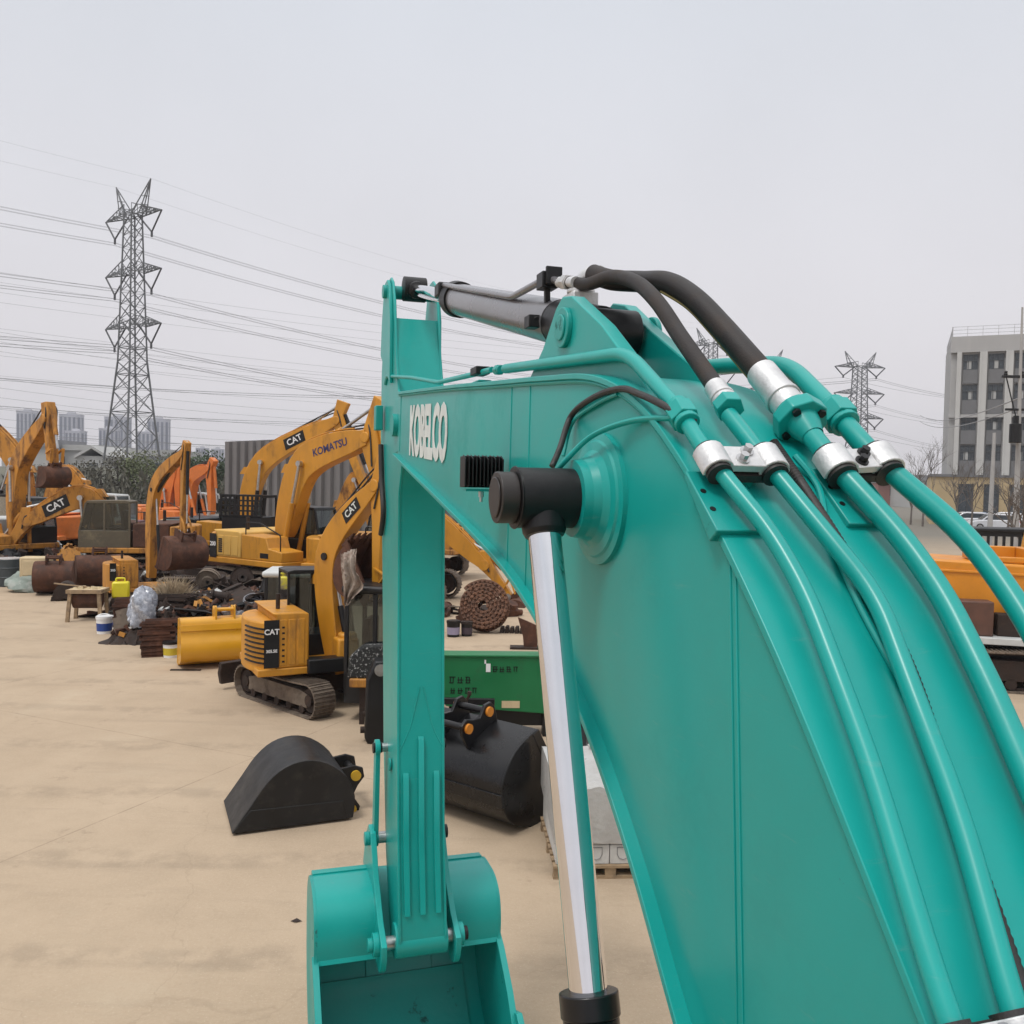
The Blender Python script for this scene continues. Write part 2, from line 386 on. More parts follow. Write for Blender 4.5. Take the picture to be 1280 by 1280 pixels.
# ---------------- pipes
def Pp(a, s, dz=.06): return H(a, s, ztop(a) + dz)
pipes = [
  ('hydraulic_pipe', .0175, [HS(632, 461, .93), HS(785, 441, .93), Pp(1.748, .915), Pp(1.612, .912), Pp(1.453, .962), Pp(1.348, .968), Pp(1.238, .953), Pp(1.13, .94), Pp(.918, .893), Pp(.5, .885), Pp(.1, .88)]),
  ('hydraulic_pipe', .0185, [Pp(1.735, 1.028, .065), Pp(1.602, 1.043), Pp(1.451, 1.082), Pp(1.342, 1.115), Pp(1.208, 1.083), Pp(1.075, 1.06), Pp(.89, .992), Pp(.5, .98), Pp(.1, .97)]),
  ('hydraulic_pipe', .0235, [Pp(1.745, 1.213, .06), Pp(1.606, 1.208), Pp(1.449, 1.255), Pp(1.342, 1.265), Pp(1.204, 1.245), Pp(1.128, 1.23), Pp(.9, 1.19), Pp(.5, 1.18), Pp(.1, 1.17)]),
  ('hydraulic_pipe', .0235, [HS(800, 470, 1.37), HS(890, 458, 1.37), HS(985, 455, 1.37), Pp(1.779, 1.335), Pp(1.629, 1.327), Pp(1.449, 1.42), Pp(1.321, 1.425), Pp(1.15, 1.40), Pp(.9, 1.36), Pp(.5, 1.34), Pp(.1, 1.32)])]
pobj = []
for nm, rd, pts in pipes:
    q = MB(); q.tube(round_bend(pts, .09, 6), rd, 18); pobj.append(q.build(nm, TEAL, TE))
def along(p, d, l0, l1): return p + d * l0, p + d * l1
def nut(par, p, q, r, l, m=TEAL, n=6, name='union_nut'):
    d = (q - p).normalized(); mb = MB(); mb.cyl(p - d * l * .5, p + d * l * .5, r, n=n, smooth=n > 8)
    mb.cyl(p + d * l * .5, p + d * (l * .5 + .014), r * .82, n=18); mb.cyl(p - d * (l * .5 + .014), p - d * l * .5, r * .82, n=18)
    return mb.build(name, m, par, bevel=.002)
nut(pobj[0], Pp(1.735, .914), Pp(1.612, .912), .034, .045)
nut(pobj[3], Pp(1.76, 1.334), Pp(1.629, 1.327), .042, .05)
# flange on the third pipe
d3 = (Pp(1.745, 1.213) - Pp(1.606, 1.208)).normalized()
f0 = Pp(1.735, 1.213, .06)
q = MB(); q.cyl(f0 - d3 * .016, f0 + d3 * .02, .062, n=8, smooth=False); q.cyl(f0 + d3 * .02, f0 + d3 * .03, .052, n=24)
q.lathe(f0 - d3 * .016, -d3, [(0, .040), (.02, .034), (.05, .025)], 20)
fl = q.build('pipe_flange', TEAL, pobj[2], bevel=.003)
x3, y3, _ = frame(d3)
for aa in (45, 135, 225, 315):
    c = f0 + x3 * .045 * math.cos(math.radians(aa)) + y3 * .045 * math.sin(math.radians(aa))
    q = MB(); q.cyl(c - d3 * .024, c - d3 * .015, .010, n=6, smooth=False); q.build('bolt', BLACK, fl)
# thin pipe running on to the boom nose
q = MB(); q.tube(round_bend([HS(615, 462, .93), HS(592, 468, .93), HS(548, 478, .93), HS(515, 472, .93), HS(484, 470, .93), HS(482, 480, .93)], .05), .012, 12)
tp = q.build('thin_pipe', TEAL, TE)
pa, pb = HS(632, 461, .93), HS(600, 466, .93)
nut(tp, pa.lerp(pb, .25), pb, .021, .04, TEALW); 
q = MB(); c = HS(600, 466, .93); q.box(c.x - .05, c.x + .05, c.y - .03, c.y + .03, c.z - .01, c.z + .022); q.build('pipe_block', BLACK, tp, bevel=.004)
q = MB(); c = HS(601, 475, .93); sbox(q, c.x - .06, c.x + .06, .905, .96, ztop(c.x), c.z - .005); q.build('pipe_stand', TEALW, tp, bevel=.003)
# pipe clamps
def clamp(a, pA, pB, rA, rB, ln=.062):
    # pA, pB pipe centres (local), t = direction of the pipes
    t = (Pp(a + .06, 1.0) - Pp(a - .06, 1.0)).normalized(); side_ = Vector((0, 1, 0)); up = t.cross(side_); up = up if up.z > 0 else -up
    q = MB(); rb = MB()
    for p, r in ((pA, rA), (pB, rB)):
        out = r + .016; inn = r + .009
        prof = [(math.cos(math.radians(k)), math.sin(math.radians(k))) for k in range(-20, 201, 20)]
        vs = []; 
        for e_ in (-ln / 2, ln / 2):
            for rr_ in (out, inn):
                for c_, s_ in prof: vs.append(p + t * e_ + side_ * (rr_ * c_) + up * (rr_ * s_))
        n = len(prof); fs = []
        for i in range(n - 1):
            fs += [(i, i + 1, 2 * n + i + 1, 2 * n + i), (n + i + 1, n + i, 3 * n + i, 3 * n + i + 1), (i + 1, i, n + i, n + i + 1), (2 * n + i, 2 * n + i + 1, 3 * n + i + 1, 3 * n + i)]
        fs += [(0, 2 * n, 3 * n, n), (n - 1, 2 * n - 1, 4 * n - 1, 3 * n - 1)]
        q.add(vs, fs, 0, False)
        rb.cyl(p - t * (ln / 2 + .008), p + t * (ln / 2 + .008), r + .0092, n=22)
    mid = (pA + pB) / 2; half = (pA - pB).length / 2
    dirv = (pB - pA).normalized()
    def slab(mb, c, hx, ht, hu_, mi=0):
        vs = []
        for k in (-1, 1):
            for e_, f_ in ((-1, -1), (1, -1), (1, 1), (-1, 1)): vs.append(c + dirv * (hx * e_) + t * (ht * f_) + up * (hu_ * k))
        mb.add(vs, [(3, 2, 1, 0), (4, 5, 6, 7), (0, 1, 5, 4), (1, 2, 6, 5), (2, 3, 7, 6), (3, 0, 4, 7)], mi)
    slab(q, mid + up * .010, half - rA * .55, ln / 2, .009)
    o = q.build('pipe_clamp', ZINC, TE, bevel=.002)
    slab(rb, mid - up * .014, half + .01, ln / 2 + .004, .009)
    rb.build('rubber_liner', RUBBER, o)
    st = MB(); slab(st, mid - up * .042, half * .45, ln * .42, .024); st.build('clamp_stand', TEALW, o)
    for k in (-.012, .014):
        b = MB(); c = mid + t * k + dirv * k * .8
        b.cyl(c + up * .019, c + up * .023, .0145, n=18); b.cyl(c + up * .023, c + up * .035, .0095, n=6, smooth=False)
        b.build('bolt', STEEL if pA.y > 0 else BLACK, o)
clamp(1.605, Pp(1.60, .916), Pp(1.60, 1.045), .0175, .0185)
clamp(1.605, Pp(1.60, 1.209), Pp(1.61, 1.335), .0235, .0235)
clamp(.885, Pp(.885, .893), Pp(.885, .992), .0175, .0185)
clamp(.885, Pp(.885, 1.188), Pp(.885, 1.358), .0235, .0235)
# corrugated black cable between the pipes
q = MB(); pts = spline([H(1.70, 1.12, ztop(1.7) + .03), H(1.62, 1.13, ztop(1.62) + .015), H(1.45, 1.13, ztop(1.45) + .02), H(1.3, 1.135, ztop(1.3) + .016), H(1.15, 1.10, ztop(1.15) + .016), H(1.0, 1.065, ztop(1.0) + .016), H(.8, 1.03, ztop(.8) + .016), H(.4, 1.02, ztop(.4) + .016)], 40)
q.tube(pts, [.011 + .0016 * (i % 2) for i in range(len(pts))], 10); q.build('cable_sleeve', RUBBER, TE)
q = MB(); pts = spline([H(1.66, 1.15, ztop(1.66) + .03), H(1.6, 1.17, ztop(1.6) + .012), H(1.5, 1.125, ztop(1.5) + .012), H(1.36, 1.10, ztop(1.36) + .012), H(1.2, 1.11, ztop(1.2) + .01)], 8)
q.tube(pts, .007, 8); q.build('cable_sleeve', TEAL, TE)
# ---------------- boom cylinders
def boom_cyl(s, sg, near):
    ec = H(BA, s, BZ)
    t = (HS(739, 1262, .735) - HS(680, 650, .735)).normalized()
    t = Vector((t.x, 0, t.z)).normalized()
    base = ec + t * 2.75; L_ = (HS(738, 1240, .735) - ec).length if near else 1.2
    q = MB(); q.cyl(ec + t * L_, ec + t * (L_ + .05), .066, n=28); q.cyl(ec + t * (L_ + .05), base, .062, n=28)
    q.cyl(ec + t * (L_ + .16), ec + t * (L_ + .22), .078, n=28); q.cyl(base - Vector((0, .09, 0)), base + Vector((0, .09, 0)), .09, n=24)
    cy = q.build('boom_cylinder', BLACKG, TE, bevel=.003)
    for k in range(6):
        a_ = 2 * PI * k / 6 + .2; x, y, _ = frame(t); c = ec + t * (L_ + .14) + (x * math.cos(a_) + y * math.sin(a_)) * .074
        b = MB(); b.cyl(c, c + t * .03, .013, n=6, smooth=False); b.build('bolt', BLACK, cy)
    q = MB(); q.cyl(ec + t * .07, ec + t * (L_ + .02), .0425, n=40); q.build('piston_rod', CHROME, cy)
    q = MB()
    o_ = sg
    q.cyl(ec + Vector((0, -.088, 0)), ec + Vector((0, .070, 0)), .078, n=36)
    q.lathe(ec + t * .04, t, [(0, .06), (.05, .056), (.062, .05), (.064, .03)], 24)
    q.cyl(ec + Vector((0, .070 if sg > 0 else -.095, 0)), ec + Vector((0, .074 if sg > 0 else -.088, 0)), .081, n=36)
    ey = q.build('rod_eye', BLACK, cy, bevel=.004)
    q = MB(); q.cyl(ec + Vector((0, sg * .074, 0)), ec + Vector((0, sg * .122, 0)), .066, n=36); q.cyl(ec + Vector((0, sg * .122, 0)), ec + Vector((0, sg * .127, 0)), .052, n=30)
    q.build('pin_cap', mat('dark_grease_steel' + ('a' if sg > 0 else 'b'), (.035, .030, .028), .42, .3, var=.3), cy, bevel=.004)
    return cy
boom_cyl(.735, 1, True); boom_cyl(1.445, -1, False)
# grease line and cable at the boss
q = MB(); q.tube(spline([HS(686, 600, .79), HS(705, 578, .80), HS(740, 545, .85), HS(790, 526, .885), HS(845, 522, .895)], 8), .0075, 10)
q.cyl(HS(684, 603, .79), HS(690, 595, .79), .011); q.build('grease_line', TEAL, TE)
q = MB(); q.tube(spline([HS(690, 583, .80), HS(700, 560, .83), HS(714, 520, .885), HS(740, 498, .885), HS(775, 486, .885), HS(800, 493, .885), HS(828, 506, .885), HS(850, 520, .90), HS(870, 528, .93)], 8), .0085, 10)
q.build('lamp_cable', RUBBER, TE)
q = MB(); q.tube(spline([HS(704, 570, .86), HS(716, 528, .89), HS(745, 505, .89), HS(772, 492, .89)], 8), .0055, 8); q.build('grease_line', TEAL, TE)
# ---------------- work light
lc = HS(601, 590, .80)
q = MB(); q.box(lc.x - .01, lc.x + .045, lc.y - .075, lc.y + .065, lc.z - .055, lc.z + .055)
for k in range(11):
    yy = lc.y - .072 + k * .0136
    q.prism([(lc.x - .045, lc.z - .05), (lc.x - .01, lc.z - .055), (lc.x - .01, lc.z + .06), (lc.x - .045, lc.z + .045 + .01 * (k % 2))], yy, yy + .005)
wl = q.build('work_light', BLACK, TE, bevel=.002)
q = MB(); q.box(lc.x - .03, lc.x + .03, lc.y - .055, lc.y + .06, lc.z - .068, lc.z - .060)
q.box(lc.x - .03, lc.x + .03, lc.y - .10, lc.y - .052, lc.z - .10, lc.z - .092); q.box(lc.x - .03, lc.x + .03, lc.y - .055, lc.y - .048, lc.z - .1, lc.z - .06); q.build('lamp_bracket', TEALW, wl)
q = MB(); q.cyl(lc + Vector((-.01, .0, -.088)), lc + Vector((-.01, .0, -.066)), .010, n=6, smooth=False); q.cyl(lc + Vector((-.01, .0, -.105)), lc + Vector((-.01, .0, -.088)), .006, n=10); q.build('bolt', STEEL, wl)
q = MB(); q.cyl(lc + Vector((.045, 0, 0)), lc + Vector((.05, 0, 0)), .05, n=24); q.build('lamp_lens', WHITE, wl)
# ---------------- arm cylinder
c0 = H(2.59, SC, 4.47); c1 = HS(518, 362, SC); cd = (c1 - c0).normalized()
hl = (HS(570, 388, SC) - c0).dot(cd)
q = MB(); q.cyl(c0 + cd * .42, c0 + cd * (hl - .10), .083, n=36)
ac = q.build('arm_cylinder', CYLGREY, TE)
q = MB(); q.cyl(c0 + cd * .04, c0 + cd * .42, .081, n=30); q.cyl(c0 + Vector((0, -.095, 0)), c0 + Vector((0, .095, 0)), .075, n=24); q.build('cylinder_base', BLACK, ac, bevel=.003)
q = MB(); q.lathe(c0 + cd * (hl - .10), cd, [(0, .04), (0, .094), (.10, .097), (.10, .088), (.16, .088), (.16, .03)], 36); q.build('gland_ring', BLACK, ac)
q = MB(); q.cyl(c0 + cd * (hl + .02), c1 - cd * .09, .041, n=30); q.build('piston_rod', CHROME, ac)
q = MB(); q.cyl(c1 - Vector((0, .075, 0)), c1 + Vector((0, .075, 0)), .082, n=30); q.lathe(c1 - cd * .05, -cd, [(0, .06), (.06, .055), (.075, .03)], 20); q.build('rod_eye', BLACK, ac, bevel=.003)
# its side pipe
q = MB()
pp = [HS(553, 356, 1.02), HS(640, 371, 1.02), HS(650, 366, 1.02), HS(683, 348, 1.04), HS(706, 353, 1.06)]
q.tube(round_bend(pp, .06), .0135, 12); sp = q.build('side_pipe', CYLGREY, ac)
q = MB(); c = HS(684, 352, 1.04); q.box(c.x - .035, c.x + .035, c.y - .03, c.y + .03, c.z - .028, c.z + .03); q.box(c.x - .05, c.x - .035, c.y - .04, c.y + .02, c.z - .02, c.z + .045)
q.bar(c + Vector((0, 0, -.02)), c + Vector((.02, -.01, -.14)), .02); q.build('pipe_bracket', BLACK, ac, bevel=.003)
q = MB(); c = HS(552, 362, 1.02); q.box(c.x - .06, c.x + .05, c.y - .04, c.y + .03, c.z - .04, c.z + .03); q.build('pipe_bracket', BLACK, ac, bevel=.008)
q = MB(); c = HS(668, 402, 1.0); q.box(c.x - .03, c.x + .03, c.y - .012, c.y + .03, c.z - .025, c.z + .02); q.cyl(c + Vector((-.03, 0, .0)), c + Vector((.05, 0, .012)), .014); q.build('hose_bracket', BLACK, ac, bevel=.003)
q = MB(); q.tube([HS(600, 362, 1.05), HS(690, 388, 1.05)], .006, 8); q.build('grease_line', BLACK, ac)
# port block, elbow and hoses
pc = HS(726, 372, 1.09)
q = MB(); q.box(pc.x - .05, pc.x + .05, pc.y - .045, pc.y + .045, pc.z - .05, pc.z + .012); q.cyl(pc + Vector((0, 0, .012)), pc + Vector((0, 0, .026)), .048, n=24); q.cyl(pc + Vector((0, 0, .026)), pc + Vector((0, 0, .05)), .03, n=20)
pbk = q.build('port_block', ZINC, ac, bevel=.004)
q = MB(); e0 = pc + Vector((0, -.0, .02)); q.tube(spline([e0, e0 + Vector((-.005, -.005, .03)), e0 + Vector((-.035, -.02, .048)), e0 + Vector((-.09, -.03, .040))], 6), .030, 18); q.build('elbow', ZINC, ac)
q = MB(); q.tube([HS(700, 353, 1.06), HS(720, 353, 1.06)], .020, 16); q.tube([HS(706, 353, 1.06), HS(711, 353, 1.06)], .027, 6); q.build('hose_fitting', ZINC, ac)
hp = [HS(712, 353, 1.06), HS(735, 355, 1.08), HS(765, 346, 1.085), HS(795, 353, 1.085), HS(822, 378, 1.07), HS(850, 420, 1.06), HS(880, 463, 1.05), HS(905, 500, 1.035)]
q = MB(); q.tube(spline(hp, 8), .0215, 18); h1 = q.build('hydraulic_hose', HOSE, TE)
def ferrule(par, p, d, r, ln, rings):
    q = MB(); q.cyl(p, p + d * ln, r, n=22)
    for k in rings: q.cyl(p + d * k, p + d * (k + .012), r * 1.12, n=22)
    return q.build('ferrule', ZINC, par, bevel=.0015)
d1 = (HS(920, 522, 1.03) - HS(890, 478, 1.045)).normalized()
ferrule(h1, HS(894, 484, 1.042), d1, .026, .075, (.045, .062))
q = MB(); p_ = HS(894, 484, 1.042) + d1 * .085; q.cyl(p_ - d1 * .012, p_ + d1 * .022, .033, n=6, smooth=False); q.build('union_nut', TEAL, h1, bevel=.002)
hp = [HS(742, 343, 1.10), HS(765, 350, 1.12), HS(800, 352, 1.16), HS(835, 354, 1.18), HS(868, 374, 1.195), HS(900, 407, 1.205), HS(935, 447, 1.21), HS(962, 478, 1.213)]
q = MB(); q.tube(spline(hp, 8), .0325, 20); h2 = q.build('hydraulic_hose', HOSE, TE)
q = MB(); q.tube([p + Vector((0, .022, -.026)) for p in spline(hp[3:], 8)], .004, 6); q.build('hose_stripe', mat('hose_yellow_stripe', (.16, .12, .02), .6), h2)
fs = HS(952, 466, 1.2112); fe = f0 + d3 * .028; d2 = (fe - fs).normalized(); fl_ = (fe - fs).length
ferrule(h2, fs, d2, .038, fl_, (fl_ * .62, fl_ - .014))
# ---------------- arm
M_ = [(5.80, 5.16), (5.88, 5.30), (5.96, 5.345), (6.06, 5.34), (6.13, 5.27), (6.20, 5.10), (6.30, 4.75), (6.30, 4.3), (6.17, 3.6), (6.08, 3.0), (5.97, 2.2), (5.80, 1.5), (5.62, 1.12), (5.50, 1.0), (5.36, .99), (5.27, 1.05), (5.25, 1.18), (5.36, 1.75), (5.43, 2.45), (5.49, 3.3), (5.52, 3.9), (5.40, 4.12), (5.33, 4.22), (5.34, 4.40), (5.44, 4.50), (5.60, 4.56), (5.70, 4.80)]
AL, AR = .935, 1.238
q = MB(); body = [p for p in M_]
for s0 in (AL, AR - .016): sprism(q, M_, s0, s0 + .016)
inner = [(5.80, 5.05), (6.22, 5.0)] + M_[6:13] + [(5.50, 1.01), (5.36, 1.0), (5.275, 1.06), (5.26, 1.18)] + [(a + .008, z) for a, z in M_[17:21]] + [(5.41, 4.12), (5.34, 4.22), (5.35, 4.40), (5.45, 4.49), (5.60, 4.54), (5.70, 4.79)]
sprism(q, inner, AL + .012, AR - .012)
for s0 in (AL - .022, AR): sprism(q, [(5.82, 5.05), (5.90, 5.28), (5.97, 5.33), (6.06, 5.325), (6.11, 5.26), (6.18, 5.08), (6.22, 4.85), (5.80, 4.62)], s0, s0 + .022)
q.cyl(H(5.45, AL - .03, 4.325), H(5.45, AR + .03, 4.325), .165, n=32)
q.cyl(H(5.36, AL - .012, 1.11), H(5.36, AR + .012, 1.11), .105, n=28)
arm = q.build('arm', TEAL, TE, bevel=.004)
for s_ in (.99, 1.087, 1.185):
    q = MB(); z1 = 2.12 if s_ != 1.087 else 2.34
    f = lambda z: lin([(1.0, 5.25), (1.18, 5.25), (1.75, 5.36), (2.45, 5.43)], z)
    pts = [(f(1.3) - .012, 1.3), (f(1.75) - .012, 1.75), (f(z1) - .012, z1), (f(z1) + .01, z1 + .03), (f(1.75) + .01, 1.75), (f(1.3) + .01, 1.3)]
    sprism(q, pts, s_ - .018, s_ + .018); q.build('wear_bar', TEAL, arm, bevel=.002)
q = MB()
for sg in (-1, 1):
    q.tube(spline([H(5.452, SC + sg * .012, 2.68), H(5.446, SC + sg * .035, 2.58), H(5.436, SC + sg * .075, 2.42), H(5.42, SC + sg * .145, 2.28)], 6), .004, 6)
q.build('weld_bead', TEAL, arm)
q = MB(); q.cyl(H(6.0, AL - .045, 5.255), H(6.0, AR + .045, 5.255), .045, n=24); q.build('tail_pin', TEALW, arm)
q = MB(); c = HS(474, 520, .90); q.box(c.x - .05, c.x + .05, c.y - .02, c.y + .03, c.z - .10, c.z + .07); q.build('pin_stop', TEALW, arm, bevel=.006)
q = MB(); q.tube(spline([HS(476, 556, .915), HS(477, 600, .915), HS(479, 640, .915), HS(476, 668, .915)], 6), .018, 10); q.build('arm_hose', RUBBER, arm)
q = MB(); c = H(5.62, .928, 2.14); q.cyl(c, c + Vector((0, .012, 0)), .04, n=20); q.build('pin_cap', TEALW, arm)
# ---------------- bucket linkage
for s_ in (.868, 1.30):
    q = MB(); q.cyl(H(5.80, s_ - .016, 2.20), H(5.80, s_ + .016, 2.20), .055, n=20); q.cyl(H(5.83, s_ - .016, 1.58), H(5.83, s_ + .016, 1.58), .055, n=20)
    sprism(q, [(5.755, 2.2), (5.845, 2.2), (5.88, 1.58), (5.79, 1.58)], s_ - .0155, s_ + .0155)
    lk = q.build('bucket_link', TEAL, TE, bevel=.003)
    q = MB(); q.cyl(H(5.80, s_ - .03, 2.20), H(5.80, s_ + .03, 2.20), .034, n=18); q.cyl(H(5.83, s_ - .03, 1.58), H(5.83, s_ + .03, 1.58), .036, n=18); q.build('link_pin', BLACK, lk)
q = MB(); q.cyl(H(5.80, .86, 2.2), H(5.80, 1.31, 2.2), .03, n=14); q.cyl(H(5.83, .83, 1.58), H(5.83, 1.36, 1.58), .038, n=18); q.build('link_shaft', STEEL, TE)
# bucket cylinder on the far face of the arm
q = MB(); q.cyl(H(6.42, SC, 4.35), H(6.18, SC, 3.05), .075, n=24); bc = q.build('bucket_cylinder', TEAL, TE)
q = MB(); q.cyl(H(6.18, SC, 3.05), H(5.85, SC, 1.62), .04, n=20); q.build('piston_rod', CHROME, bc)
q = MB(); sprism(q, [(6.15, 4.55), (6.5, 4.45), (6.5, 4.25), (6.2, 4.2)], SC - .06, SC + .06); q.build('cylinder_lug', TEAL, bc)
# ---------------- bucket
BS0, BS1 = .445, 1.66
shell = spline([(5.50, 0, .955), (5.72, 0, 1.08), (5.98, 0, 1.245), (6.13, 0, 1.245), (6.17, 0, 1.08), (6.12, 0, .76), (6.0, 0, .46), (5.78, 0, .22), (5.5, 0, .09), (5.15, 0, .05), (4.85, 0, .10)], 4)
shell = [(p.x, p.z) for p in shell]
mid_shell = shell
shell = [(p.x, p.z) for p in spline([(5.495, 0, .955), (5.49, 0, 1.10), (5.53, 0, 1.235), (5.64, 0, 1.315), (5.80, 0, 1.33), (5.97, 0, 1.31), (6.11, 0, 1.16), (6.13, 0, .86), (6.06, 0, .55), (5.86, 0, .27), (5.5, 0, .09), (5.15, 0, .05), (4.85, 0, .10)], 4)]
q = MB(); sprism(q, strip(mid_shell, .022), .845, 1.31, smooth=True)
for s0, s1 in ((BS0 + .02, .845), (1.31, BS1 - .02)): sprism(q, strip(shell, .022), s0, s1, smooth=True)
for s0, s1 in ((BS0 + .02, .845), (1.31, BS1 - .02)): sprism(q, [(5.93, 1.315), (6.0, 1.30), (6.06, 1.24), (6.075, 1.25), (6.01, 1.325), (5.93, 1.335)], s0, s1)
bk = q.build('bucket', TEAL, TE, bevel=.003)
sidep = [(5.475, .945)] + shell[1:] + [(4.85, .10), (5.02, .45), (5.25, .75)]
for s0 in (BS0, BS1 - .022):
    q = MB(); sprism(q, sidep, s0, s0 + .022)
    sprism(q, [(5.53, .985), (5.43, .93), (5.22, .75), (4.98, .45), (4.8, .09), (4.92, .11), (5.09, .45), (5.30, .71)], s0 - .010, s0 + .031)
    q.build('side_plate', TEALW, bk, bevel=.003)
q = MB(); sprism(q, [(5.482, .940), (5.495, .972), (5.56, 1.0), (5.55, .95)], BS0 + .02, BS1 - .02); q.build('top_lip', TEAL, bk, bevel=.004)
for s_ in (.845, 1.31):
    q = MB(); sprism(q, [(5.235, 1.14), (5.238, 1.06), (5.262, .99), (5.31, .945), (5.37, .93), (5.43, .945), (5.66, 1.04), (6.05, 1.26), (6.12, 1.30), (6.0, 1.55), (5.87, 1.66), (5.76, 1.64), (5.62, 1.42), (5.40, 1.22)], s_ - .018, s_ + .018)
    sg = -1 if s_ < 1 else 1
    q.cyl(H(5.36, s_ + sg * .018, 1.10), H(5.36, s_ + sg * .055, 1.10), .07, n=22)
    er = q.build('bucket_ear', TEAL, bk, bevel=.003)
    q = MB(); q.cyl(H(5.36, s_ + sg * .055, 1.10), H(5.36, s_ + sg * .085, 1.10), .042, n=18); q.cyl(H(5.83, s_ + sg * .018, 1.58), H(5.83, s_ + sg * .05, 1.58), .045, n=18); q.build('pin_end', BLACK if sg > 0 else TEALW, er, bevel=.003)
q = MB(); q.cyl(H(5.36, .84, 1.10), H(5.36, 1.32, 1.10), .04, n=16); q.build('bucket_pin', STEEL, bk)
# wear plates inside the bucket and the teeth
for s0, s1 in ((BS0 + .09, 1.53),):
    q = MB(); sprism(q, strip([(a - .028 * (1 if a > 6.0 else 0), z + (.028 if a <= 6.0 else 0)) for a, z in mid_shell[23:39]], .010), s0, s1, smooth=True); q.build('liner_plate', TEALW, bk)
for k in range(5):
    s_ = BS0 + .10 + k * (BS1 - BS0 - .2) / 4
    q = MB(); sprism(q, [(5.15, .08), (4.85, .175), (4.60, .175), (4.48, .14), (4.60, .07), (4.85, .04), (5.15, .025)], s_ - .045, s_ + .045); q.build('tooth', TEALW, bk, bevel=.008)
for s_, sg in ((BS0, -1), (BS1, 1)):
    q = MB(); sprism(q, [(5.10, .68), (5.22, .63), (5.12, .36), (4.92, .24), (4.82, .36), (4.92, .56)], s_ + sg * .012 - .02, s_ + sg * .012 + .02)
    for k in (.62, .48): q.cyl(H(5.06, s_ + sg * .03, k - .07), H(5.06, s_ + sg * .05, k - .07), .022, n=8)
    q.build('side_cutter', TEALW, bk, bevel=.004)
# ---------------- what carries it: tracks, upper body and cab, under and behind the camera
for y0 in (.92, -1.52):
    q = MB(); q.prism([(-2.5, .45), (-2.38, .12), (-2.1, 0), (1.3, 0), (1.58, .12), (1.7, .45), (1.58, .78), (1.3, .88), (-2.1, .88), (-2.38, .78)], y0, y0 + .6)
    q.build('track', MUDM, TE, bevel=.02)
q = MB(); q.box(-1.6, .9, -.9, .9, .4, .95); q.cyl((-.4, 0, .9), (-.4, 0, 1.08), .6, n=32); q.build('undercarriage', BLACK, TE)
q = MB(); q.box(-3.0, .55, -1.35, 1.35, 1.08, 1.35); q.box(-3.0, -1.1, -1.35, 1.35, 1.35, 2.1); q.box(-1.0, .5, -1.35, -.45, 1.35, 1.95)
for y0 in (-.30, .24): q.prism([(-.5, 1.3), (.45, 1.3), (.1, 1.95), (-.3, 1.95)], y0, y0 + .05)
q.build('upper_body', TEAL, TE, bevel=.03)
q = MB(); q.prism([(-1.02, 1.36), (.62, 1.36), (.70, 1.75), (.55, 2.7), (.35, 2.92), (-.95, 2.92)], .42, 1.34); q.build('cab', BLACK, TE, bevel=.05)
